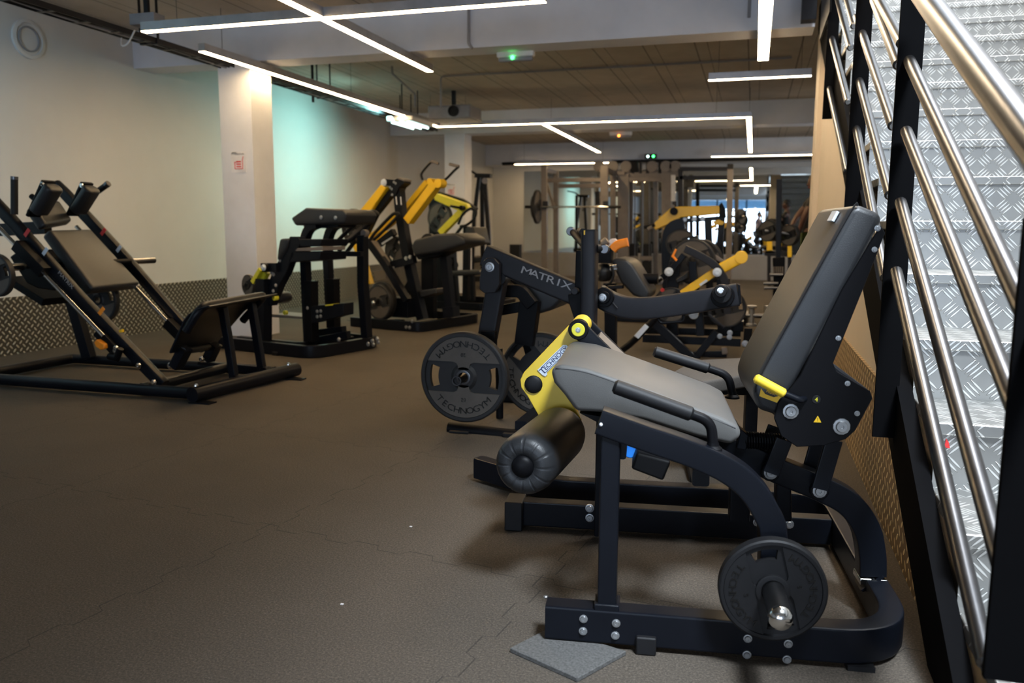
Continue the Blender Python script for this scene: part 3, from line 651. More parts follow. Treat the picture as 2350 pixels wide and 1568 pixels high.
# roller pad
r0, r1 = S(1198, 1073, .20), S(1289, 990, .60); ax = r1-r0; Lr = ax.length
def rollerpad(o, ax, L, R, parent, radial=12, cap=True, mat=VINYL):
    n = radial*10; ax = unit(ax); e = unit(V3((0, 0, 1))-ax*ax.z); g = ax.cross(e); m = MB(); vs = []
    prof = [(.012, .30, 0), (.004, .42, 0), (.001, .62, 1), (.006, .82, 1), (.022, .955, .5), (.05, 1.0, 0), (L-.05, 1.0, 0), (L-.02, .95, 0), (L-.004, .8, 0), (L, .4, 0)]
    for k in range(n):
        a = 2*math.pi*k/n; cr = 1 if k % 10 == 0 else 0
        for d, r, w in prof: vs.append(o+ax*(d+cr*w*.0025)+(e*math.cos(a)+g*math.sin(a))*(R*r*(1-(.014*cr*w))))
    mm_ = len(prof); fs = [(k*mm_+i, ((k+1) % n)*mm_+i, ((k+1) % n)*mm_+i+1, k*mm_+i+1) for k in range(n) for i in range(mm_-1)]
    m.add(vs, fs); m.add([], []); o2 = m.build('roller_pad', mat, parent, ang=60)
    if cap: MB().ball(tuple(o+ax*.008), R*.37, 22, (1, .6, 1)).build('end_cap', SATIN, parent)
    return o2
rollerpad(r0, ax, Lr, .0835, tA)
MB().cyl(r0+unit(ax)*.05, r1+unit(ax)*.04, .014, 12).build('roller_axle', STEEL, tA)
# weight peg
pp = S(1772, 1330, .0); MB().cyl((pp.x-.004, -.005, pp.z-.002), (pp.x-.010, -.185, pp.z-.002), .0245, 24, .002).build('weight_peg', STEEL, tA)
MB().ball((pp.x-.011, -.187, pp.z-.002), .0262, 22, (1, .8, 1)).build('peg_end', CHROME, tA)
pw = A.O+A.U*(pp.x-.007)+A.V*(-.045)+np.array([0, 0, pp.z-.002])
plate(pw, math.degrees(A.a), .118, 'small black rubber weight plate on the steel peg of the nearest machine', .03, math.radians(104), True, '5', sectors=False, hubm=RUB, mat=RUB)
# rubber offcut under the base
P = [V3(onZ(x, y, .012)) for x, y in ((1170, 1487), (1262, 1440), (1437, 1494), (1325, 1556))]
tag(MB().prism([(p.x, p.y, 0) for p in P], (0, 0, .012)).build('rubber_offcut', MATM, bevel=.002), 'loose grey rubber mat offcut under the front corner of the nearest machine', 'rubber mat')
# ================================================================ machine kit: outlines measured on a machine's own lateral planes
class Mach:
    def __init__(s, name, label, cat, O, deg, group=None):
        s.F = Fr(O, deg); s.t = thing(name, label, cat, tuple(s.F.O), s.F.a, group)
    def P(s, p, v=0):
        if len(p) == 3: v = p[2]
        return s.F.S(p[0], p[1], v)
    def k(s, p, v):                                     # metres per photo pixel at that spot
        q = s.P(p, v); w = s.F.O+s.F.U*q.x+s.F.V*q.y; w[2] = q.z; return float((w-CAM)@RM[2])/FPX
    def bar(s, name, mat, pts, v, h, w=.06, fillet=0, sm=False, floor=False, c=.005):
        if len(pts[0]) == 3: v = pts[0][2]
        Q = [s.P(p, v) for p in pts]
        if floor: Q[-1].z = floor
        hh = h*s.k(pts[0], v)
        if sm: Q = smooth(Q, 5)
        return MB().rect(Q, w, hh, SD, c=c, fillet=fillet).build(name, mat, s.t)
    def poly(s, name, mat, pts, v, d, bevel=.004, seg=2):
        return MB().prism([s.P(p, v) for p in pts], (0, d, 0)).build(name, mat, s.t, bevel=bevel, seg=seg)
    def pad(s, name, pts, v, d, mat=None, bevel=.02): return s.poly(name, mat or VINYL, pts, v, d, bevel, 4)
    def tube(s, name, mat, pts, r, v=0, fillet=0, sm=False, n=12, closed=False):
        Q = [s.P(p, v) for p in pts]
        if sm: Q = smooth(Q, 5)
        return MB().tube(Q, r, n, fillet=fillet, closed=closed, side=(0, 1, 0) if len({round(q.y, 3) for q in Q}) == 1 else None).build(name, mat, s.t)
    def disc(s, name, mat, p, v, r, d=.03, n=28, c=.003): q = s.P(p, v); return MB().cyl((q.x, v, q.z), (q.x, v+d, q.z), r, n, c).build(name, mat, s.t)
    def bolts(s, pts, v, r=.012, mat=None):
        for p in pts: q = s.P(p, v); MB().bolt((q.x, v, q.z), (0, -1, 0), r, r*.7).build('bolt', mat or ZINC, s.t)
    def box(s, name, mat, lo, hi, bevel=.004): return MB().box(lo, hi).build(name, mat, s.t, bevel=bevel)
    def world(s, p, v): q = s.P(p, v); w = s.F.O+s.F.U*q.x+s.F.V*v; return (w[0], w[1], q.z)
    def ring(s, pts, h=.09, w=.06, r=.12, name='base_frame', z=None, mat=None, closed=False):
        z = h/2+.004 if z is None else z
        return MB().rect(rounded([(a, b, z) for a, b in pts], r, 8), h, w, (0, 0, 1), c=.006, closed=closed).build(name, mat or BLACK, s.t)
# ================================================================ B. lever machine just behind
B = Mach('lever_machine', 'charcoal lever machine with printed slanting beam, thick upright post and long curved arm', 'gym machine', (-1.43, 3.72), 0)
def axis(M_, p, v, d0, d1): q = M_.P(p, v); return V3((q.x, v+d0, q.z)), V3((q.x, v+d1, q.z))
def hollow(M_, a, b, r=.024):
    c = M_.P((a[0], a[1]), (a[2]+b[2])/2); p, q = V3((c.x, a[2], c.z)), V3((c.x, b[2], c.z)); L = (q-p).length; MB().lathe(p, q-p, [(.03, 0), (.03, r-.005), (0, r-.005), (0, r), (L, r), (L, 0)], 22).build('weight_peg', STEEL, M_.t)
B.tube('foot_tube', SATIN, [(1030, 982), (1200, 1003)], .032, 0.0)
q = B.P((1060, 1000), 0); B.box('foot_pad', RUB, (q.x-.05, -.05, 0), (q.x+.05, .05, .012)); B.box('foot_pad', RUB, (.30, -.05, 0), (.40, .05, .02))
B.ring([(.38, .0), (.38, .75), (-.10, .75)], .07, .06, .05, 'base_beam')
B.bar('slanting_beam', CHAR, [(1114, 586), (1220, 632), (1333, 680)], .10, 50, .075, c=.012)
B.bar('curved_arm', CHAR, [(1372, 676), (1402, 694), (1440, 706), (1490, 707), (1550, 700), (1625, 688), (1694, 676)], .10, 49, .075, sm=True, c=.012)
B.disc('pivot', SATIN, (1385, 683), .04, .047, .03); B.disc('pivot', SATIN, (1385, 683), .02, .03, .03); B.bolts([(1383, 683)], .02, .014)
B.disc('bumper', SATIN, (1658, 680), .03, .052, .04); B.disc('bumper', RUB, (1656, 675), -.01, .042, .05); B.disc('bumper', RUB, (1654, 668), -.05, .028, .05); B.bolts([(1654, 668)], -.05, .012, CHROME)
B.poly('arm_end_plate', SATIN, [(1692, 652), (1698, 655), (1702, 697), (1696, 700)], .062, .076, .001)
B.tube('slot_pin', CHAR, [(1406, 695), (1417, 708)], .005, .055)
B.bar('post', CHAR, [(1353, 531), (1353, 640), (1351, 790), (1350, 930)], -.02, 35, .085, c=.016)
B.bar('post_cap', RUB, [(1353, 527), (1353, 533)], -.02, 33, .08)
q = B.P((1341, 533), -.065); B.box('post_mark', GOLD, (q.x-.003, -.064, q.z-.012), (q.x+.003, -.060, q.z+.008), 0)
B.bar('post_sleeve', SATIN, [(1334, 575), (1331, 670)], .06, 20, .06)
B.poly('post_bracket', SATIN, [(1303, 676), (1334, 670), (1334, 765), (1318, 735), (1306, 698)], .0, .05); B.disc('pin', CHAR, (1318, 669), -.03, .017, .04)
m = MB(); a_, b_ = B.P((1208, 617), .06), B.P((1304, 651), .06); ex = (b_-a_).normalized(); ey = V3((-ex.z, 0, ex.x)); Lw = (b_-a_).length
for j, ch in enumerate('MATRIX'): text(m, ch, .050, .0006, a_+ex*(Lw*(j+.1)/5.2)-ey*.012+V3((0, -.0005, 0)), ex, ey, 1.55)
m.build('lettering', GREYP, B.t)
B.poly('pivot_plate', CHAR, [(1108, 600), (1117, 592), (1133, 592), (1146, 606), (1146, 655), (1136, 672), (1112, 674), (1100, 664), (1100, 640)], .02, .03, .004); B.bolts([(1124, 613)], .02, .018)
B.bar('leg', CHAR, [(1143, 640), (1119, 775)], .16, 42, .08, c=.012); B.bar('leg', SATIN, [(1218, 690), (1205, 790)], .35, 44, .08)
B.bar('brace', SATIN, [(1140, 668), (1196, 668), (1222, 700)], .30, 28, .06, fillet=.05); B.bar('brace', SATIN, [(1150, 712), (1215, 700)], .35, 24, .06)
B.tube('cross_tube', SATIN, [(1146, 640, .06), (1160, 640, .4)], .03)
B.pad('pad', [(1163, 642), (1190, 637), (1236, 640), (1262, 658), (1292, 672), (1290, 690), (1268, 712), (1225, 724), (1205, 718), (1210, 680)], .38, .34, bevel=.035)
B.tube('handle', RUB, [(1340, 562, -.02), (1313, 531, .12), (1313, 531, .14)], .017); B.disc('handle_end', STEEL, (1309, 531), .10, .021, .03); B.tube('handle', RUB, [(1338, 533, .0), (1330, 532, .22)], .018)
B.tube('handle', RUB, [(1368, 570, -.02), (1382, 572, .0)], .02); B.disc('handle_end', STEEL, (1386, 572), -.02, .022, .03)
B.tube('wire_handle', SATIN, [(1508, 722), (1514, 742), (1570, 738), (1568, 716)], .007, .08, fillet=.02)
B.tube('wire_handle', SATIN, [(1145, 800, .3), (1147, 960, .3)], .02)
for v in (0, .35): pass
hollow(B, (1067, 865, -.10), (1067, 865, .14)); B.bar('peg_bracket', SATIN, [(1090, 870), (1122, 800), (1122, 760)], .10, 34, .05)
hollow(B, (1243, 858, .32), (1243, 858, .52)); B.bar('peg_bracket', SATIN, [(1235, 850), (1215, 780)], .46, 34, .05)
plate(B.world((1067, 865), -.06), 0, .222, '20 kg black rubber plate facing the camera left of the yellow lever', .052, 0, num='20')
plate(B.world((1243, 858), .38), 0, .222, 'black rubber plate partly hidden behind the yellow lever', .052, math.radians(-48), num='20')
# ================================================================ C. hack squat on the left
Cm = Mach('hack_squat_machine', 'black incline sled machine with shoulder pads, back pad and large foot plate on the left', 'gym machine', (-3.04, 3.93), 0)
def rnd(name, pts, r, parent, mat=BLACK, fl=0): return MB().tube(pts, r, 14, fillet=fl).build(name, mat, parent)
rnd('base_tube', [(-.0, .0, .045), (-1.74, .0, .045), (-1.74, .82, .045), (-.15, .80, .045)], .036, Cm.t, fl=.05)
rnd('foot_tube', [(-.02, -.06, .05), (.09, .88, .05)], .045, Cm.t)
rnd('base_tube', [(-.42, .0, .05), (-.40, .80, .05)], .034, Cm.t); MB().rect([(-.02, .78, .05), (-.62, .80, .06)], .05, .05, (0, 0, 1)).build('base_tube', BLACK, Cm.t)
for a_ in ((-.02, -.02), (.08, .80)): MB().bolt((a_[0], a_[1], .095), (0, 0, 1), .012, .012).build('bolt', CHROME, Cm.t); MB().box((a_[0]-.02, a_[1]-.05, 0), (a_[0]+.12, a_[1]+.02, .008)).build('foot_plate', BLACK, Cm.t)
gn = [Cm.P(p, .06) for p in ((-60, 415), (23, 502), (184, 685), (376, 884))]; gf = [Cm.P(p, .72) for p in ((128, 424), (149, 444), (291, 597), (413, 739), (470, 800))]
MB().rect(gn, .06, .078, SD, c=.02).build('guide_rail', BLACK, Cm.t); MB().rect(gf, .06, .078, SD, c=.02).build('guide_rail', BLACK, Cm.t)
Cm.tube('chrome_rod', CHROME, [(-20, 506), (102, 630), (238, 772)], .014, .0); Cm.tube('chrome_rod', CHROME, [(175, 520), (322, 671), (392, 745)], .014, .66)
Cm.bar('bearing', SATIN, [(42, 562), (104, 625)], .0, 27, .07); Cm.bar('bearing', SATIN, [(250, 600), (300, 650)], .66, 20, .06)
Cm.bar('rail_foot', SATIN, [(228, 760), (272, 808)], .03, 24, .06); Cm.bar('rail_foot', SATIN, [(385, 740), (420, 775)], .66, 24, .06); Cm.bolts([(266, 800), (353, 878), (318, 840), (265, 806)], -.0, .014, CHROME)
Cm.tube('stop_bracket', SATIN, [(250, 818), (268, 822), (276, 800)], .02, -.02)
Cm.poly('release_handle', ORA, [(215, 786), (221, 779), (238, 791), (239, 801), (230, 804), (219, 796)], -.03, .05, .006)
Cm.poly('release_mark', GOLD, [(272, 758), (279, 756), (280, 763), (274, 764)], .02, .02, .002)
Cm.poly('sled_box', SATIN, [(21, 590), (44, 573), (90, 610), (140, 652), (125, 668), (85, 662), (60, 650)], .14, .46, .01)
def slab(pts, th, name, mat, parent, bevel, seg=4):         # pts: 4 local corners, thickness away from the camera side
    a = [V3(p) for p in pts]; n = (a[1]-a[0]).cross(a[3]-a[0]).normalized(); n = n if n.z < 0 else -n
    return MB().prism(a, n*th).build(name, mat, parent, bevel=bevel, seg=seg)
slab([Cm.P((112, 526), .18), Cm.P((208, 524), .60), Cm.P((325, 650), .60), Cm.P((214, 662), .18)], .075, 'back_pad', VINYL, Cm.t, .022)
slab([Cm.P((74, 470), .22), Cm.P((136, 458), .56), Cm.P((168, 505), .56), Cm.P((106, 516), .22)], .07, 'head_pad', VINYL, Cm.t, .022)
for (a_, b_, v) in (((88, 488), (124, 428), .16), ((178, 486), (212, 432), .58)):
    p, q = Cm.P(a_, v), Cm.P(b_, v); MB().rect([p, q], .12, .082, SD, c=.03).build('shoulder_pad', VINYL, Cm.t, bevel=.018, seg=3)
    q2 = Cm.P((b_[0]-12, b_[1]-12), v); p2 = Cm.P((a_[0]-12, a_[1]+8), v); MB().rect([p2, q2], .10, .022, SD).build('pad_backing', SATIN, Cm.t)
    MB().bolt(q2+V3((0, -.05, -.02)), (0, -1, 0), .011, .008).build('bolt', CHROME, Cm.t)
Cm.tube('handle', RUB, [(33, 492), (33, 412)], .021, .0); Cm.tube('handle_end', STEEL, [(33, 412), (33, 405)], .022, .0)
Cm.tube('handle', RUB, [(216, 445), (243, 426)], .020, .74); Cm.tube('handle_end', STEEL, [(243, 426), (249, 421)], .022, .74)
Cm.tube('adjust_knob', SATIN, [(72, 450), (84, 460)], .018, .25)
MB().cyl(*axis(Cm, (52, 612), .08, 0, -.32), .024).build('weight_peg', CHROME, Cm.t); MB().cyl(*axis(Cm, (302, 600), .72, 0, .22), .022).build('weight_peg', CHROME, Cm.t); Cm.tube('peg_axle', SATIN, [(58, 610, .05), (300, 600, .66)], .02)
Cm.bar('cross_beam', BLACK, [(0, 528), (110, 522)], .40, 28, .06)
# footplate
fp = [Cm.P((449, 684), -.02), Cm.P((610, 658), .82), Cm.P((494, 792), .82), Cm.P((392, 812), -.02)]
n_ = (fp[1]-fp[0]).cross(fp[3]-fp[0]).normalized()
edge = []
a0, a1, a2, a3 = fp
m = MB(); cols = 7
for i in range(cols+1):
    t_ = i/cols; p = a3.lerp(a0, t_); q = a2.lerp(a1, t_); off = n_*(-.10*(max(0, t_-.55)/.45)**2)
    m.v += [tuple(p+off), tuple(q+off), tuple(p+off+n_*.014), tuple(q+off+n_*.014)]
for i in range(cols):
    b = 4*i; m.f += [(b, b+1, b+5, b+4), (b+2, b+6, b+7, b+3), (b, b+4, b+6, b+2), (b+1, b+3, b+7, b+5)]
m.f += [(0, 2, 3, 1), (4*cols, 4*cols+1, 4*cols+3, 4*cols+2)]; m.build('foot_plate_panel', BLACK, Cm.t, bevel=.003)
MB().tube(rounded([a3.lerp(a0, .5)+n_*.0+V3((.02, 0, -.03)), a0.lerp(a3, .06)+V3((.03, .02, -.03)), a1.lerp(a2, .06)+V3((.03, -.02, -.03)), a2.lerp(a1, .5)+V3((.02, 0, -.03))], .08), .026, 12).build('foot_plate_frame', BLACK, Cm.t)
Cm.bar('strut', BLACK, [(508, 690), (523, 775), (538, 872)], .36, 17, .045); Cm.bar('strut', BLACK, [(574, 680), (588, 765), (602, 852)], .74, 17, .045)
for p_, v in (((538, 876), .36), ((604, 856), .74)): Cm.disc('joint', BLACK, p_, v-.03, .036, .06)
Cm.bolts([(497, 695)], .30, .014, CHROME); Cm.bolts([(566, 686)], .68, .014, CHROME)
Cm.bar('lower_bracket', BLACK, [(425, 800), (404, 842)], .10, 22, .08); Cm.bar('lower_bracket', BLACK, [(495, 790), (478, 826)], .66, 20, .08); Cm.tube('lower_cross_tube', BLACK, [(418, 806, .08), (488, 796, .70)], .022)
for a_, v in (((391, 840), .08), ((463, 825), .6)): Cm.bolts([a_], v, .016, CHROME)
Cm.bar('rear_post', BLACK, [(160, 670), (205, 822)], .76, 27, .06); Cm.bar('rear_post', BLACK, [(-70, 700), (-40, 880)], .0, 30, .06)
MB().rect([Cm.P((60, 640), .40), Cm.P((140, 690), .40)], .3, .05, SD).build('sled_underframe', SATIN, Cm.t)
m = MB(); a_, b_ = Cm.P((133, 623), .028), Cm.P((168, 662), .028); ex = (b_-a_).normalized(); ey = V3((-ex.z, 0, ex.x)); text(m, 'MATRIX', .035, .0005, (a_+b_)/2, ex, ey, 1.1); m.build('lettering', GREYP, Cm.t)
for a_, mt, v in (((62, 534), RED, .028), ((104, 577), SILVER, .028), ((233, 714), ORA, .028), ((237, 532), RED, .688), ((273, 571), SILVER, .688)):
    p = Cm.P(a_, v); d = (gn[2]-gn[1]).normalized(); e_ = V3((-d.z, 0, d.x)); MB().prism([p+d*.012+e_*.028, p+d*.012-e_*.028, p-d*.012-e_*.028, p-d*.012+e_*.028], (0, -.002, 0)).build('sticker', mt, Cm.t)
plate(Cm.world((228, 688), .50), 0, .155, 'black weight plate hanging under the back pad of the left machine', .04, .3, False)
plate(Cm.world((-8, 632), -.12), 0, .13, 'black weight plate at the left picture edge on a steel peg', .04, .3, False)
# ================================================================ D. standing machine with chest pad
D = Mach('standing_leg_curl_machine', 'black machine with thick chest pad on two curved posts behind the foot plate', 'gym machine', (-3.30, 5.50), -15)
D.ring([(-1.0, .03), (.06, .03), (.06, .80), (-.55, .80)], .095, .06, .14); D.ring([(-1.0, .22), (-.28, .22), (-.18, .74)], .08, .05, .10, 'base_beam')
for x in (-.9, -.35): D.box('rubber_foot', RUB, (x, -.01, 0), (x+.06, .05, .03))
D.bolts([(855, 783), (866, 778), (857, 791), (868, 786), (778, 779), (845, 790)], -.0, .012)
D.bar('column', BLACK, [(605, 640), (605, 783)], .12, 30, .09)
D.poly('slanted_frame', BLACK, [(665, 543), (684, 543), (691, 556), (664, 606), (656, 628), (641, 655), (622, 702), (600, 702), (612, 660), (628, 615), (645, 590)], .12, .07)
D.bolts([(658, 565), (642, 598), (631, 609), (636, 613), (623, 626), (628, 630), (633, 655), (627, 668)], .12, .011)
D.pad('front_pad', [(641, 548), (662, 547), (657, 570), (642, 597), (634, 598), (636, 575)], .10, .26, bevel=.02)
D.poly('mechanism_box', BLACK, [(688, 549), (738, 549), (735, 565), (688, 567)], .12, .3, .006); D.poly('top_plate', TAUPE, [(680, 570), (741, 566), (740, 575), (676, 577)], .12, .25, .002); D.poly('mechanism_box', BLACK, [(667, 578), (735, 578), (733, 597), (662, 603)], .12, .3, .006)
D.disc('pivot', SATIN, (605, 614), .06, .030, .05); D.bolts([(605, 614)], .06, .02, SILVER); D.bar('pivot_arm', BLACK, [(605, 614), (640, 614)], .12, 20, .06)
D.bar('lever_arm', LIME, [(601, 618), (583, 648)], .10, 11, .05); D.bar('lever_arm', LIME, [(613, 626), (596, 660)], .14, 9, .05); D.bar('lever_web', GPLAS, [(606, 622), (590, 652)], .14, 9, .03)
q0, q1 = D.P((633, 684), .18), D.P((664, 681), .34); rollerpad(q0, q1-q0, (q1-q0).length, .048, D.t, 8, False); D.disc('roller_cap', LIME, (628, 684), .12, .022, .04)
D.bar('curved_post', BLACK, [(730, 514), (712, 524), (702, 545), (700, 575), (703, 650), (709, 783)], .30, 19, .065, sm=True); D.bar('curved_post', BLACK, [(782, 512), (765, 522), (755, 542), (752, 570), (755, 650), (763, 775)], .62, 18, .065, sm=True)
D.bar('sleeve', SATIN, [(714, 645), (716, 783)], .30, 22, .085); D.bar('sleeve', SATIN, [(764, 640), (767, 772)], .62, 22, .085)
D.pad('chest_pad', [(666, 501), (700, 477), (786, 480), (796, 491), (789, 514), (676, 518)], .25, .36, bevel=.02); D.poly('pad_bracket', BLACK, [(690, 512), (780, 510), (775, 522), (700, 524)], .34, .2); D.bolts([(737, 499), (770, 500)], .245, .012)
D.bar('cross_bar', BLACK, [(735, 583), (832, 583)], .45, 11, .05); D.bar('column', BLACK, [(832, 540), (833, 650), (842, 775)], .62, 20, .07); D.disc('column_cap', TAUPE, (833, 536), .60, .03, .05)
D.poly('slide_box', BLACK, [(702, 704), (788, 696), (788, 724), (718, 742), (702, 740)], .26, .12); D.bolts([(728, 715), (736, 714), (728, 727), (736, 726), (706, 707)], .26, .011); D.poly('slide_mark', LIME, [(746, 700), (762, 698), (762, 701), (746, 703)], .25, .08, .001)
D.poly('step', TAUPE, [(620, 721), (692, 727), (692, 732), (620, 728)], .30, .22, .003); D.disc('step_end', LIME, (652, 718), .3, .018, .03)
D.bar('lower_beam', BLACK, [(716, 768), (790, 760)], .55, 22, .06); D.bar('lower_beam', BLACK, [(720, 783), (800, 768)], .40, 16, .05)
D.tube('loop_handle', RUB, [(777, 551), (800, 528), (835, 496), (852, 486), (864, 489), (862, 500), (812, 546), (797, 553)], .017, .72, sm=True, n=10); D.tube('handle_stem', RUB, [(800, 552), (775, 580)], .015, .72); D.bar('handle_stem', RUB, [(815, 553), (795, 580)], .72, 7, .03)
plate(D.world((812, 520), .80), -25, .15, 'round black weight plate right of the thick chest pad', .04, .5, False)
plate(D.world((571, 655), .20), -25, .09, 'small dark weight plate peeking over the foot plate left of the yellow lever arm', .03, .5, False)
# ================================================================ E. yellow armed machine with number 11
Em = Mach('yellow_arm_machine', 'black machine with long golden yellow arms and a post printed 11', 'gym machine', (-3.13, 7.28), -15)
Em.ring([(-.85, .03), (.03, .03), (.03, 1.05), (-.5, 1.05)], .095, .06, .10); Em.bar('base_beam', BLACK, [(800, 740), (925, 740)], .45, 12, .05)
Em.bolts([(932, 751), (940, 752), (946, 738)], 0, .013)
Em.bar('post', BLACK, [(914, 418), (922, 500), (937, 590), (951, 655), (970, 733)], .40, 21, .09, sm=True)
m = MB(); text(m, '11', .12, .001, Em.P((915, 462), .352), (1, 0, -.05), (-.1, 0, 1)); m.build('number', WHITEP, Em.t)
Em.poly('head', BLACK, [(876, 412), (882, 410), (905, 412), (912, 408), (926, 413), (927, 421), (916, 430), (908, 448), (898, 446), (893, 428), (878, 424)], .34, .12); Em.bolts([(881, 419)], .34, .028, SILVER); Em.bolts([(904, 418), (908, 421), (895, 430), (899, 434), (900, 447)], .34, .010)
Em.poly('head_cap', TAUPE, [(911, 410), (915, 407), (926, 412), (927, 416)], .33, .13, .002)
Em.poly('upper_arm', GOLD, [(873, 424), (886, 431), (851, 484), (823, 501), (815, 496)], .32, .10, .008); Em.bar('strut', BLACK, [(902, 440), (862, 490), (840, 535)], .40, 15, .07)
Em.bar('long_arm', GOLD, [(984, 418), (928, 486), (853, 545)], .62, 13, .09); Em.disc('arm_tip', GOLD, (985, 417), .58, .035, .10); Em.bar('long_arm', GOLD, [(1003, 421), (938, 507)], .36, 20, .10); Em.disc('arm_tip', GOLD, (1004, 421), .31, .045, .10)
Em.bar('lower_arm', GOLD, [(890, 533), (850, 558)], .5, 8, .05); Em.poly('hanging_arm', GOLD, [(806, 556), (822, 552), (836, 605), (850, 652), (841, 654), (824, 606)], .55, .07)
Em.bar('linkage', BLACK, [(905, 532), (870, 560)], .45, 15, .07); Em.poly('link_label', SILVER, [(875, 558), (899, 543), (901, 546), (877, 562)], .40, .01, .001)
Em.tube('top_handle', RUB, [(970, 413), (967, 400), (978, 384), (990, 371)], .013, .70, sm=True); Em.tube('handle_end', TAUPE, [(990, 371), (998, 372), (1006, 376)], .015, .70)
Em.tube('top_handle', RUB, [(1006, 420), (1022, 412), (1040, 394), (1053, 382)], .013, .45, sm=True); Em.tube('handle_end', TAUPE, [(1053, 382), (1043, 380), (1032, 377)], .015, .45)
Em.tube('loop_handle', RUB, [(846, 556), (860, 535), (893, 500), (906, 490), (915, 492), (905, 505), (872, 538), (858, 550)], .017, .25, sm=True, n=10)
Em.bar('brace', BLACK, [(845, 553), (885, 607), (935, 690)], .20, 15, .07); Em.poly('brace_lit_top', TAUPE, [(845, 552), (854, 553), (884, 598), (884, 604)], .19, .075, .001)  # taupe strip on the brace paints the warm light along its top
Em.bar('cross_beam', BLACK, [(888, 612), (952, 595)], .30, 18, .06); Em.bolts([(932, 593), (941, 590)], .26, .016, CHROME); Em.bolts([(896, 616), (903, 615)], .26, .012)
Em.pad('seat_pad', [(942, 565), (950, 551), (1000, 537), (1045, 535), (1067, 548), (1066, 562), (1010, 578), (950, 588)], .20, .38, bevel=.025); Em.poly('seat_bracket', SATIN, [(952, 586), (1050, 565), (1000, 590), (960, 596)], .30, .2)
Em.bar('leg', BLACK, [(1020, 578), (1036, 725)], .50, 20, .08); Em.bar('leg_foot', BLACK, [(1034, 704), (1037, 728)], .50, 30, .12); Em.bar('leg', BLACK, [(985, 585), (985, 730)], .80, 34, .08); Em.poly('lower_pad', VINYL, [(960, 668), (1000, 662), (1002, 674), (962, 684)], .4, .3, .01)
Em.bar('brace', BLACK, [(950, 640), (905, 720)], .70, 18, .06); Em.box('plate_horn_base', BLACK, (-.62, .25, .10), (-.30, .45, .30)); Em.poly('step', TAUPE, [(857, 622), (886, 618), (886, 640), (857, 646)], .75, .02, .002)
q = Em.P((870, 694), .10); MB().cyl((q.x, .02, q.z), (q.x, .36, q.z), .022, 14).build('weight_peg', STEEL, Em.t); MB().ball((q.x, .02, q.z), .024, 12).build('peg_end', CHROME, Em.t)
plate(Em.world((872, 694), .07), -22, .178, 'front one of two black weight plates standing by the base of the number 11 machine', .045, .2, False, group=None)
plate(Em.world((878, 690), .22), -22, .195, 'rear one of two black weight plates standing by the base of the number 11 machine', .045, .9, False)
plate(Em.world((908, 575), .55), -22, .15, 'black weight plate behind the number 11 post', .04, .9, False)
plate(Em.world((985, 565), .62), -22, .13, 'dark weight plate top showing over the wide seat pad', .04, .9, False)
# ================================================================ F. lemon yellow machine
Fm = Mach('lemon_arm_machine', 'black seated machine with lemon yellow folded arm near the second column', 'gym machine', (-3.62, 9.6), -10)
Fm.ring([(-.7, .0), (.45, .0), (.45, .9), (-.6, .9)], .09, .06, .1)
Fm.poly('folded_arm', LIME, [(996, 445), (1002, 444), (1070, 468), (1076, 480), (1060, 488), (996, 459)], .20, .10, .008); Fm.bar('folded_arm', LIME, [(1062, 484), (1012, 535)], .20, 15, .08); Fm.disc('arm_pivot', SATIN, (1057, 477), .12, .03, .08); Fm.tube('pin', SATIN, [(1034, 473), (1056, 477)], .016, .12)
Fm.bar('top_beam', BLACK, [(996, 441), (1062, 462), (1093, 482)], .34, 10, .07); Fm.poly('tower', BLACK, [(984, 458), (996, 452), (1015, 462), (1024, 485), (1022, 510), (1006, 540), (984, 545)], .36, .14); Fm.bar('guide', CHAR, [(997, 470), (997, 525)], .3, 4, .02)
Fm.tube('loop_handle', RUB, [(1052, 515), (1062, 492), (1080, 479), (1092, 484), (1088, 502), (1070, 517), (1056, 520)], .017, .1, sm=True, n=10); Fm.tube('handle_stem', RUB, [(1062, 518), (1045, 540)], .02, .1)
Fm.pad('back_pad', [(1066, 523), (1086, 520), (1095, 560), (1074, 566)], .1, .36); Fm.bar('post', BLACK, [(1072, 520), (1070, 690)], .30, 14, .08); Fm.pad('seat', [(1028, 622), (1100, 620), (1102, 631), (1040, 634)], .05, .4)
Fm.bar('post', BLACK, [(1040, 590), (1048, 700)], .3, 12, .08); Fm.poly('shroud', BLACK, [(985, 540), (1030, 560), (1035, 690), (990, 700)], .36, .2)
q0, q1 = Fm.P((1018, 598), .15), Fm.P((1046, 610), .4); rollerpad(q0, q1-q0, (q1-q0).length, .06, Fm.t, 8, False); Fm.bar('leg', BLACK, [(1084, 630), (1086, 690)], .1, 9, .06)
plate(Fm.world((1010, 500), .28), -20, .20, 'large black weight plate under the lemon yellow arm', .05, .9, False)
# ================================================================ G. dark cable tower right of the second column
G = Mach('cable_tower', 'tall dark brown cable tower just right of the second column', 'gym machine', (-4.0, 13.2), 0)
G.bar('frame_post', CHAR, [(1100, 402), (1088, 500), (1082, 655)], .0, 8, .06); G.bar('frame_post', CHAR, [(1112, 404), (1120, 520), (1126, 650)], .0, 9, .06); G.bar('frame_post', CHAR, [(1106, 404), (1108, 600), (1108, 655)], .3, 9, .06)
G.bar('top_beam', CHAR, [(1092, 403), (1127, 404)], 0, 9, .12); G.tube('pulley_arm', CHAR, [(1052, 385), (1075, 390), (1096, 402)], .018, 0, sm=True); G.disc('pulley', GPLAS, (1112, 415), -.08, .05, .03); G.tube('hand_strap', CHAR, [(1102, 455), (1108, 440), (1114, 455), (1102, 456)], .012, -.05)
G.pad('seat', [(1084, 592), (1112, 590), (1112, 602), (1084, 604)], 0, .3); G.bar('cross_beam', CHAR, [(1082, 640), (1128, 640)], .0, 12, .06); G.box('weight_stack', RUB, (-.02, .25, .08), (.16, .40, .75))
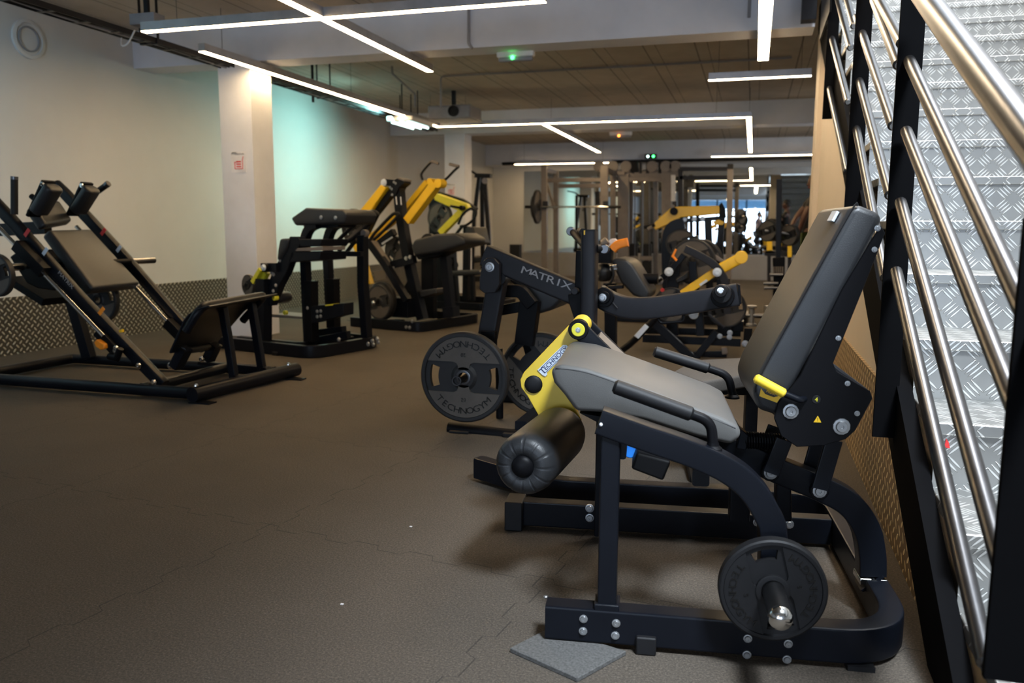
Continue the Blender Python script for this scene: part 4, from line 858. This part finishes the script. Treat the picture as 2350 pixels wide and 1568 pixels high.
# ================================================================ B2. curl bench with orange lever behind the post
B2 = Mach('curl_bench_machine', 'dark curl bench with big slanted pad, roller and orange grip behind the thick upright post', 'gym machine', (-.62, 5.2), 0)
B2.pad('arm_pad', [(1402, 600), (1412, 592), (1438, 596), (1452, 608), (1492, 672), (1484, 690), (1452, 678), (1424, 648)], .0, .40, bevel=.03)
q0, q1 = B2.P((1370, 628), .06), B2.P((1402, 624), .10); rollerpad(q0, q1-q0, (q1-q0).length, .06, B2.t, 8, False)
B2.tube('chrome_clip', CHROME, [(1400, 612), (1415, 610)], .012, -.03); B2.tube('chrome_clip', CHROME, [(1400, 619), (1417, 617)], .012, -.03); B2.tube('cable', RUB, [(1402, 610), (1408, 630), (1400, 650), (1385, 652)], .008, -.04, sm=True)
B2.bar('orange_grip', ORA, [(1406, 573), (1418, 562), (1441, 556)], .02, 20, .05, sm=True, c=.012)
B2.disc('ball_knob', WPLAS, (1407, 559), .06, .032, .03); B2.bar('head_block', SATIN, [(1391, 568), (1390, 604)], .04, 30, .09); B2.tube('pin', TAUPE, [(1384, 560), (1394, 552)], .028, .02); B2.bar('post', SATIN, [(1400, 650), (1402, 740), (1402, 835)], .18, 26, .08, floor=.04)
B2.tube('frame_tube', SATIN, [(1440, 640, .2), (1510, 640, .2)], .035); B2.ring([(-.3, .05), (.45, .05), (.45, .6)], .08, .06, .08)
B2.bar('lower_bracket', CHAR, [(1395, 660), (1430, 658)], .06, 8, .06)
# ================================================================ J. low machine with yellow paddle
J = Mach('low_lever_machine', 'black low machine with yellow paddle lever, arched bar and crossed legs under the curved arm', 'gym machine', (-.95, 6.45), 0)
J.bar('base_beam', BLACK, [(1472, 757), (1700, 764)], .55, 16, .06); J.bar('base_beam', BLACK, [(1476, 776), (1700, 786)], .25, 18, .06); J.poly('end_block', BLACK, [(1662, 738), (1707, 738), (1706, 762), (1664, 762)], .5, .14)
J.bar('cross_leg', BLACK, [(1503, 742), (1592, 826)], .0, 19, .06); J.bar('cross_leg', BLACK, [(1645, 762), (1592, 826)], .05, 16, .06); J.bar('foot', BLACK, [(1592, 814), (1668, 812)], .15, 13, .06); J.poly('foot_cap', TAUPE, [(1655, 799), (1668, 798), (1670, 813), (1657, 814)], .11, .06)
J.bar('thin_leg', CHAR, [(1626, 722), (1662, 752)], .0, 6, .03); J.bolts([(1538, 778), (1652, 772), (1675, 764), (1674, 774)], -.0, .016)
J.bar('arched_bar', CHAR, [(1572, 571), (1600, 584), (1634, 604), (1655, 628), (1667, 660), (1670, 720)], .05, 17, .06, sm=True); J.bar('arched_bar', TAUPE, [(1622, 579), (1645, 592), (1668, 606)], .5, 9, .06)
J.bar('yellow_paddle', GOLD, [(1566, 675), (1641, 624)], .12, 18, .05); J.bar('yellow_paddle', GOLD, [(1642, 624), (1700, 592)], .12, 25, .05, c=.02); J.disc('paddle_end', GOLD, (1701, 591), .088, .050, .06); J.poly('paddle_label', SILVER, [(1604, 653), (1621, 641), (1625, 645), (1608, 657)], .09, .01, .001)
J.bar('seat_post', BLACK, [(1590, 600), (1592, 640), (1602, 700), (1608, 770)], .2, 18, .07, sm=True); J.bar('upright', BLACK, [(1550, 600), (1540, 700), (1545, 785)], .35, 26, .08); J.bar('upright', BLACK, [(1660, 640), (1662, 770)], .35, 30, .07)
J.bar('link', BLACK, [(1513, 643), (1536, 624), (1570, 585)], .1, 14, .05); J.bolts([(1535, 624), (1646, 625)], .02, .026, SILVER); J.bolts([(1512, 644)], .05, .026, GPLAS); J.tube('grip', TAUPE, [(1485, 664), (1500, 652)], .018, .0); J.tube('grip_stem', SATIN, [(1500, 652), (1520, 640)], .012, .0)
J.bar('orange_clip', ORA, [(1553, 598), (1544, 588), (1552, 572)], .02, 5, .03); J.poly('seat', VINYL, [(1550, 640), (1580, 622), (1580, 640), (1552, 652)], .3, .3, .01); J.disc('red_knob', RED, (1520, 666), .1, .015, .03)
J.tube('side_tube', SATIN, [(1424, 806), (1450, 786), (1478, 758), (1512, 722)], .026, -.35, sm=True); J.poly('tube_label', SILVER, [(1455, 771), (1480, 744), (1489, 751), (1465, 778)], -.40, .012, .002); MB().cyl(*axis(J, (1592, 720), -.14, 0, .3), .03).build('peg', STEEL, J.t); J.disc('peg_end', CHROME, (1592, 722), -.16, .038, .03)
J.poly('pedal', SATIN, [(1708, 753), (1727, 754), (1722, 798), (1704, 797)], .2, .03); J.bolts([(1710, 789)], .18, .02); J.bar('pedal_arm', SATIN, [(1716, 795), (1715, 815)], .22, 7, .03)
plate(J.world((1668, 708), .30), 0, .155, 'dark weight plate below the free end of the curved arm', .05, .3, False)
plate(J.world((1590, 600), .38), -8, .185, 'front one of two dark plates behind the arched bar', .05, .3, False); plate(J.world((1605, 602), .55), -8, .195, 'rear one of two dark plates behind the arched bar', .05, .9, False)
plate(J.world((1540, 700), .22), 0, .145, 'dark weight plate low behind the middle of the curved arm', .04, .9, False)
# ================================================================ K. flat bench behind the seat
K = thing('flat_bench', 'low grey flat bench between the nearest machine and the curved arm', 'bench', (-.05, 3.15, 0), math.radians(9))
o = V3((-.05, 3.15, 0)); Ri = Matrix.Rotation(-math.radians(9), 4, 'Z')
kp = [Ri @ (V3(onZ(x, y, .44))-o) for x, y in ((1545, 852), (1590, 826), (1760, 818), (1790, 850), (1700, 862), (1612, 876))]
MB().prism(kp, (0, 0, -.055)).build('bench_pad', simple('speckled_grey_vinyl', (.055, .049, .044), .75, vary=.25, vs=180), K, bevel=.012, seg=3)
xs = [p.x for p in kp]; x0, x1 = min(xs), max(xs); yc = sum(p.y for p in kp)/6
MB().rect([(x0+.05, yc, .36), (x1-.05, yc, .36)], .06, .05, SD).build('spine', SATIN, K)
for x in (x0+.10, x1-.12): MB().rect([(x, yc, .34), (x, yc, .05)], .06, .05, SD).build('leg', SATIN, K); MB().rect([(x, yc-.16, .025), (x, yc+.16, .025)], .05, .05, (1, 0, 0)).build('foot', SATIN, K)
# ================================================================ I. overhead yellow arm machine
I = Mach('row_machine', 'black machine with wide golden yellow top arm in front of the mirror', 'gym machine', (-1.15, 8.9), 0)
I.poly('top_arm', GOLD, [(1496, 517), (1538, 478), (1556, 474), (1656, 472), (1653, 491), (1563, 499), (1549, 508), (1504, 528)], .30, .12, .008); I.poly('arm_edge', GOLD, [(1520, 524), (1552, 504), (1556, 508), (1524, 529)], .36, .1)
I.disc('pivot', SATIN, (1546, 485), .24, .042, .06); I.disc('pivot_cap', TAUPE, (1543, 474), .24, .02, .05); I.bar('under_bar', BLACK, [(1556, 508), (1662, 500)], .42, 9, .07); I.poly('head', SATIN, [(1650, 471), (1656, 464), (1664, 478), (1666, 500), (1650, 500)], .30, .12)
I.tube('handle', RUB, [(1478, 522), (1503, 516)], .02, .3); I.tube('handle_end', TAUPE, [(1487, 527), (1497, 522)], .025, .25); I.bolts([(1571, 504), (1593, 503), (1612, 502)], .36, .02, ZINC)
I.bar('curved_frame', BLACK, [(1570, 512), (1541, 524), (1532, 560), (1533, 620), (1536, 700)], .34, 26, .1, sm=True); I.bar('frame_post', BLACK, [(1625, 505), (1628, 600), (1630, 735)], .34, 16, .09); I.bar('frame_post', BLACK, [(1657, 500), (1652, 560), (1655, 640)], .34, 14, .09); I.ring([(-.3, 0), (1.1, 0), (1.1, .8), (-.3, .8)], .09, .06, .1)
I.poly('orange_cap', GOLD, [(1636, 508), (1650, 504), (1662, 510), (1658, 517), (1640, 516)], .25, .05); I.poly('orange_cap', GOLD, [(1632, 518), (1642, 514), (1644, 521), (1634, 525)], .25, .05); I.pad('seat', [(1556, 590), (1600, 585), (1602, 600), (1558, 604)], .2, .35); I.pad('chest_pad', [(1580, 545), (1600, 540), (1606, 580), (1586, 584)], .2, .3)
I.bar('beam', BLACK, [(1530, 640), (1655, 640)], .34, 16, .08)
plate(I.world((1562, 560), .20), 0, .16, 'dark weight plate at the bend of the row machine frame', .05, .3, False)
# ================================================================ H. squat rack and barbell
H = Mach('squat_rack', 'tall brown grey squat rack left of the cable station at the back', 'rack', (-3.75, 14.4), 0)
for p, q, w, v in (((1249, 378), (1250, 640), 13, 0), ((1276, 392), (1276, 640), 11, .9), ((1387, 380), (1388, 640), 18, 0), ((1407, 392), (1407, 640), 12, .9)): H.bar('upright', TAUPE, [p, q], v, w, .09, floor=.02)
H.bar('cross_beam', TAUPE, [(1249, 414), (1387, 413)], .4, 9, .08); H.bar('cross_beam', TAUPE, [(1276, 427), (1407, 426)], .9, 9, .06); H.bar('top_side', TAUPE, [(1249, 388, .0), (1276, 396, .9)], 0, 10, .07); H.bar('top_side', TAUPE, [(1387, 388, .0), (1407, 396, .9)], 0, 10, .07)
H.bar('bar_hook', CHAR, [(1252, 462), (1252, 478)], -.08, 12, .06); H.bar('bar_hook', CHAR, [(1390, 462), (1390, 478)], -.08, 12, .06); H.bar('base_beam', TAUPE, [(1249, 637, 0), (1276, 637, .9)], 0, 12, .08); H.bar('base_beam', TAUPE, [(1388, 637, 0), (1407, 637, .9)], 0, 12, .08); H.bar('diagonal', TAUPE, [(1254, 420), (1272, 480)], .4, 6, .05)
bb = Mach('barbell', 'barbell with dark collars resting across the squat rack', 'barbell', (-3.75, 14.25), 0); bb.tube('bar', CHROME, [(1232, 475), (1402, 475)], .017, 0); bb.tube('sleeve', RUB, [(1205, 475), (1240, 475)], .027, 0); bb.tube('sleeve', RUB, [(1396, 475), (1425, 475)], .027, 0)
for k, (xx, R) in enumerate(((1233, .30), (1227, .21))):
    q = bb.world((xx, 475), 0); t = plate(q, 90, R, ('larger', 'smaller')[k]+' dark plate on the left sleeve of the barbell', .05, .3, False)
# cable station
C2 = Mach('cable_station', 'wide brown grey cable station with round pulleys on top and weight stacks', 'gym machine', (-2.55, 15.45), 0)
for x, w, v in ((1431, 26, 0), (1530, 22, 0), (1505, 10, .7), (1448, 10, .7)): C2.bar('upright', TAUPE, [(x, 400), (x, 640)], v, w, .12, floor=.02)
C2.bar('top_beam', TAUPE, [(1392, 396), (1434, 398)], -.05, 9, .1); C2.bar('top_beam', TAUPE, [(1420, 402), (1560, 398)], .1, 15, .12); C2.bar('top_beam', TAUPE, [(1430, 412), (1540, 412)], .0, 10, .08)
for x in (1374, 1406, 1436, 1496, 1528, 1549): C2.disc('pulley', TAUPE, (x, 382), -.02, .105, .05)
for x in (1452, 1470, 1486, 1514): C2.tube('pulley_post', CHAR, [(x, 372), (x, 398)], .03, .05)
C2.poly('motor', SATIN, [(1448, 370), (1462, 370), (1464, 395), (1446, 395)], .0, .15)
for x, r in ((1441, .02), (1457, .012), (1474, .026), (1490, .012), (1500, .01)): C2.tube('guide_rod', STEEL, [(x, 412), (x, 600)], r, .12)
for x in (1450, 1482): C2.poly('weight_stack', RUB, [(x-9, 560), (x+12, 560), (x+12, 632), (x-9, 632)], .14, .16); C2.poly('stack_cover', TAUPE, [(x-14, 588), (x+14, 588), (x+14, 598), (x-14, 598)], .08, .05)
C2.bar('light_tube', WPLAS, [(1545, 402), (1545, 462)], -.1, 9, .1); C2.bar('side_post', CHAR, [(1548, 462), (1550, 640)], -.1, 10, .08, floor=.02); C2.ring([(-.2, 0), (1.3, 0), (1.3, .8), (-.2, .8)], .09, .07, .05, mat=TAUPE)
C2.bar('pull_handle', RUB, [(1370, 440), (1372, 470)], -.05, 10, .04); C2.tube('cable', RUB, [(1373, 390), (1371, 440)], .006, -.05)
R2 = Mach('rig_frame', 'brown grey rig post and dark top rails left of the bright window reflection', 'rack', (-.45, 14.6), 0)
R2.bar('post', TAUPE, [(1676, 386), (1672, 640)], 0, 13, .10, floor=.02); R2.poly('post_cap', RUB, [(1669, 376), (1683, 376), (1683, 388), (1669, 388)], -.06, .12); R2.bar('rail', CHAR, [(1560, 388), (1676, 388)], .06, 9, .08); R2.bar('rail', CHAR, [(1560, 408), (1676, 408)], .5, 8, .08); R2.bar('post', CHAR, [(1562, 388), (1562, 640)], .5, 11, .08, floor=.02); R2.bar('foot', CHAR, [(1560, 640), (1676, 640)], .5, 9, .08)
R2.tube('plate_peg', STEEL, [(1676, 497), (1708, 497)], .02, -.05); R2.tube('plate_peg', STEEL, [(1676, 520), (1704, 520)], .02, -.05)
for i, (x, y) in enumerate(((1700, 497), (1697, 520), (1577, 388), (1605, 388))):
    if i < 2: plate(R2.world((x, y), -.05), 60, .13-.02*i, ('upper', 'lower')[i]+' dark plate stored on the right side of the rig post', .06, .3, False)
# ================================================================ N. right rack
Nn = Mach('weight_tree', 'black weight tree with steel pegs beside the cream pillar', 'rack', (.25, 8.4), 0)
Nn.bar('column', BLACK, [(1788, 412), (1786, 600), (1784, 748)], .0, 12, .08, floor=.03); Nn.poly('body', SATIN, [(1773, 592), (1802, 590), (1800, 660), (1776, 660)], -.05, .12, .01); Nn.poly('body', SATIN, [(1774, 665), (1796, 665), (1795, 742), (1772, 742)], -.04, .12, .01)
for a_, b_, y in ((1766, 1797, 631), (1752, 1786, 651), (1754, 1786, 661)): Nn.tube('peg', STEEL, [(a_, y), (b_, y)], .017, -.1)
for x in (1776, 1781, 1786, 1791, 1796): Nn.tube('spring_rod', TAUPE, [(x, 612), (x, 630)], .008, -.1)
Nn.tube('long_peg', STEEL, [(1710, 724), (1800, 727)], .022, -.2); Nn.bar('foot', BLACK, [(1768, 742), (1812, 746)], -.05, 10, .4, floor=.03)
m = MB(); q = Nn.P((1725, 725), -.2); m.lathe((q.x, q.y, q.z-.10), (0, 0, 1), [(0, .02), (0, .05), (.02, .05), (.03, .025), (.17, .025), (.18, .045), (.2, .045), (.2, .01)], 16); m.build('clear_spool', ZINC, Nn.t); q = Nn.P((1762, 716), -.2); MB().cyl((q.x, q.y, q.z), (q.x, q.y, q.z+.06), .035, 12).build('collar', ZINC, Nn.t)
Nn.tube('plate_peg', STEEL, [(1755, 530), (1788, 530)], .02, .5); a_, b_ = axis(Nn, (1788, 529), 0, 0, .8); MB().rect([a_, b_], .05, .05, (1, 0, 0)).build('peg_beam', BLACK, Nn.t); Nn.tube('plate_peg', STEEL, [(1788, 534), (1822, 540)], .02, .5)
for i, (x, y, v, R) in enumerate(((1764, 530, .5, .11), (1772, 528, .7, .12), (1812, 540, .5, .11))): plate(Nn.world((x, y), v), -35, R, ('dark plate hanging left of the weight tree column', 'dark plate just behind another, left of the weight tree column', 'dark plate between the weight tree column and the bending person')[i], .06, .3, False)
YS = Mach('yellow_stand', 'small golden yellow stand seen past the weight tree near the mirror', 'gym machine', (.55, 14.8), 0)
YS.bar('post', GOLD, [(1765, 535), (1766, 575)], 0, 12, .1); YS.poly('foot', TAUPE, [(1750, 575), (1775, 575), (1775, 581), (1750, 581)], 0, .2); YS.bar('post', GOLD, [(1812, 535), (1812, 590)], 0, 9, .1); YS.bar('base', CHAR, [(1755, 581), (1820, 584)], .05, 12, .1); YS.bar('leg', CHAR, [(1765, 581), (1765, 655)], .05, 8, .08, floor=.01); YS.bar('leg', CHAR, [(1812, 584), (1812, 655)], .05, 8, .08, floor=.01)
# ================================================================ people
def skin(name, joints, edges, mat, parent, sub=1):
    me = bpy.data.meshes.new(name); me.from_pydata([j[:3] for j in joints], edges, []); o = bpy.data.objects.new(name, me); COL.objects.link(o); o.parent = parent
    m = o.modifiers.new('skin', 'SKIN'); m.use_smooth_shade = True
    for i, j in enumerate(joints):
        r = j[3] if isinstance(j[3], tuple) else (j[3], j[3]); me.skin_vertices[0].data[i].radius = r
    me.skin_vertices[0].data[0].use_root = True
    s_ = o.modifiers.new('sub', 'SUBSURF'); s_.levels = s_.render_levels = sub; me.materials.append(mat); return o
def person(label, O, deg, pose, mats, sc=1.0):
    # pose: dict of joint -> (x forward, y left, z)
    t = thing('person', label, 'person', O, math.radians(deg)); t.scale = (sc, sc, sc)
    p = pose; R = {'pelvis': (.13, .12), 'waist': (.125, .10), 'chest': (.15, .12), 'neck': .055, 'head0': .06}
    J_ = [(*p['pelvis'], (.14, .12)), (*p['waist'], (.13, .11)), (*p['chest'], (.16, .12)), (*p['neck'], .058), (*p['skull'], .05)]; E_ = [(0, 1), (1, 2), (2, 3), (3, 4)]
    for sd, k in (('l', 1), ('r', -1)):
        b = len(J_); J_ += [(*p['sh'+sd], .062), (*p['el'+sd], .045), (*p['wr'+sd], .030), (*p['hip'+sd], .095), (*p['kn'+sd], .062), (*p['an'+sd], .042), (*p['toe'+sd], .035)]
        E_ += [(2, b), (b, b+1), (b+1, b+2), (0, b+3), (b+3, b+4), (b+4, b+5), (b+5, b+6)]
        w = V3(p['wr'+sd]); d = (w-V3(p['el'+sd])).normalized(); s_ = unit(d.cross(V3((0, 1, 0)))) if abs(d.y) < .9 else V3((1, 0, 0)); lat = V3((0, 1, 0))
        pb = len(J_); J_.append((*(w+d*.07), .032)); E_.append((b+2, pb))
        for f in range(4): q = w+d*.08+lat*(.03-.02*f); e_ = q+d*(.045+.006*(f in (1, 2))); J_ += [(*e_, .009), (*(e_+d*.03+s_*.014), .008)]; n_ = len(J_); E_ += [(pb, n_-2), (n_-2, n_-1)]
        q = w+d*.05+lat*(.045*k); J_ += [(*q, .010)]; E_.append((pb, len(J_)-1))
    skin('body', J_, E_, mats[0], t, 2)
    h = V3(p['skull']); f = V3((1, 0, 0)); up = unit(h-V3(p['neck'])); ff = unit(f-up*f.dot(up)); sd_ = up.cross(ff)
    def hx(a, b, c): return h+ff*a+sd_*b+up*c
    m = MB(); 
    bl = MB().ball((0, 0, 0), 1, 20); m.add([hx(x*.098+(.012 if z < 0 and x > 0 else 0), y*(.076 if z > -.2 else .062), z*.122+.02) for x, y, z in bl.v], bl.f)
    m.ball(tuple(hx(.105, 0, 0)), .017, 8); m.ball(tuple(hx(.0, .078, 0)), .022, 8); m.ball(tuple(hx(.0, -.078, 0)), .022, 8); m.build('head', mats[0], t)
    m = MB()
    for y in (.03, -.03): m.ball(tuple(hx(.092, y, .025)), .011, 8)
    m.build('eyes', RUB, t); MB().ball(tuple(hx(.098, 0, -.045)), .016, 8, (.5, 1.3, .4)).build('mouth', RED, t)
    m = MB(); m.add([hx(x*.106-.012, y*.084, z*.125+.035) for x, y, z in bl.v if True], bl.f); m.v = [tuple(V3(v)) for v in m.v]; keep = [fc for fc in m.f if sum((V3(m.v[i])-h).dot(up)*1.0-(V3(m.v[i])-h).dot(ff)*.75 for i in fc)/len(fc) > .02]; m.f = keep; m.build('hair', HAIR, t)
    g = .018
    sh = [(*p['pelvis'], (.15+g*.3, .13+g*.3)), (*p['waist'], (.14+g, .12+g)), (*p['chest'], (.165+g, .13+g)), (*(V3(p['neck'])*.6+V3(p['chest'])*.4), .07)]; ed = [(0, 1), (1, 2), (2, 3)]
    for s1 in 'lr': b = len(sh); a = V3(p['sh'+s1]); e_ = V3(p['el'+s1]); sh += [(*a, .078), (*(a.lerp(e_, .6)), .066)]; ed += [(2, b), (b, b+1)]
    skin('shirt', sh, ed, mats[1], t)
    sh = [(*p['pelvis'], (.155, .135))]; ed = []
    for s1 in 'lr': b = len(sh); a = V3(p['hip'+s1]); e_ = V3(p['kn'+s1]); sh += [(*a, .112), (*(a.lerp(e_, .75)), .092)]; ed += [(0, b), (b, b+1)]
    skin('shorts', sh, ed, mats[2], t)
    sh = []; ed = []
    for s1 in 'lr': b = len(sh); a = V3(p['hip'+s1]).lerp(V3(p['kn'+s1]), .6); sh += [(*a, .08), (*p['kn'+s1], .07), (*p['an'+s1], .05)]; ed += [(b, b+1), (b+1, b+2)]
    for s1, i in (('l', 0), ('r', 3)): skin('leggings', sh[i:i+3], [(0, 1), (1, 2)], mats[3], t)
    for s1 in 'lr':
        a = V3(p['an'+s1]); MB().prism([(a.x-.09, a.y-.045, 0), (a.x+.17, a.y-.045, 0), (a.x+.17, a.y+.045, 0), (a.x-.09, a.y+.045, 0)], (0, 0, .075)).build('shoe', mats[4], t, bevel=.03, seg=4)
    return t
q = onZ(1852, 694, 0)
person('person in black shirt and olive shorts reaching one arm down beside the cream pillar', (q[0]+.03, q[1], 0), 180, dict(
    pelvis=(0, 0, .93), waist=(.05, 0, 1.08), chest=(-.04, 0, 1.36), neck=(-.02, 0, 1.52), skull=(.0, 0, 1.66),
    shl=(.02, .20, 1.44), ell=(.14, .26, 1.20), wrl=(.20, .20, .98), shr=(.02, -.20, 1.44), elr=(.20, -.24, 1.22), wrr=(.30, -.10, 1.05),
    hipl=(0, .10, .88), knl=(.06, .12, .48), anl=(0, .12, .09), toel=(.12, .13, .04), hipr=(0, -.10, .88), knr=(.0, -.12, .48), anr=(-.05, -.12, .09), toer=(.08, -.13, .04)),
    (SKIN, SHIRT, SHORTS, SHIRT, RUB))
q = (.20, -1.7, 0)
PINK = simple('dusty_pink_cloth', (.17, .10, .095), .9); GREYC = simple('grey_cloth', (.20, .21, .23), .9); FAIR = simple('fair_skin', (.42, .24, .17), .55)
person('person in dusty pink shirt standing near the shop window, seen small in the mirror', (q[0]-.05, q[1]+.1, 0), 20, dict(
    pelvis=(0, 0, .95), waist=(.01, 0, 1.10), chest=(.02, 0, 1.36), neck=(.03, 0, 1.52), skull=(.05, 0, 1.66),
    shl=(.02, .20, 1.44), ell=(.04, .27, 1.16), wrl=(.14, .27, .92), shr=(.02, -.20, 1.44), elr=(.04, -.27, 1.16), wrr=(.14, -.27, .92),
    hipl=(0, .10, .90), knl=(.03, .12, .49), anl=(0, .12, .09), toel=(.12, .13, .04), hipr=(0, -.10, .90), knr=(.03, -.12, .49), anr=(0, -.12, .09), toer=(.12, -.13, .04)),
    (FAIR, PINK, GREYC, GREYC, RUB))
t = thing('socket_box', 'white socket box on the pillar edge level with the backrest top', 'box', (0, 0, 0)); q = onX(1868, 565, .44)
MB().box((.405, q[1]-.05, q[2]-.07), (.44, q[1]+.05, q[2]+.06)).build('box', WPLAS, t, bevel=.006)

# ================================================================ sub-parts: small pieces belong to the part they sit on
SUBS = {'seam': ('seat', 'backrest'), 'badge_print': ('badge',), 'number': ('post',), 'end_cap': ('roller_pad',), 'roller_cap': ('roller_pad',), 'lettering': ('disc', 'slanting_beam', 'guide_rail'),
        'peg_end': ('weight_peg', 'peg'), 'print': ('sticker', 'dial', 'sheet'), 'pictogram': ('sheet',), 'indicator': ('housing',), 'care_label': ('backrest',), 'link_label': ('linkage',), 'paddle_label': ('yellow_paddle',),
        'arm_tip': ('long_arm',), 'handle_end': ('top_handle', 'handle'), 'adjust_grip': ('adjust_lever',), 'grip': ('handle',), 'pivot_disc': ('pivot_ring',), 'post_mark': ('post_cap',), 'arm_end_plate': ('curved_arm',),
        'foot_cap': ('foot',), 'release_mark': ('guide_rail',), 'tube_label': ('side_tube',), 'column_cap': ('column',), 'stack_cover': ('weight_stack',), 'post_cap': ('post',), 'slide_mark': ('slide_box',)}
def ctr(o): n = len(o.data.vertices); return sum((v.co for v in o.data.vertices), V3((0, 0, 0)))/max(n, 1)
for t in [o for o in COL.objects if o.parent is None and o.type == 'EMPTY']:
    kids = [o for o in t.children if o.type == 'MESH']
    for o in kids:
        base = o.name.split('.')[0]
        if base in SUBS:
            c = [k for k in kids if k.name.split('.')[0] in SUBS[base] and k is not o and k.parent is t]
            if c and not o.children: o.parent = min(c, key=lambda k: (ctr(k)-ctr(o)).length)
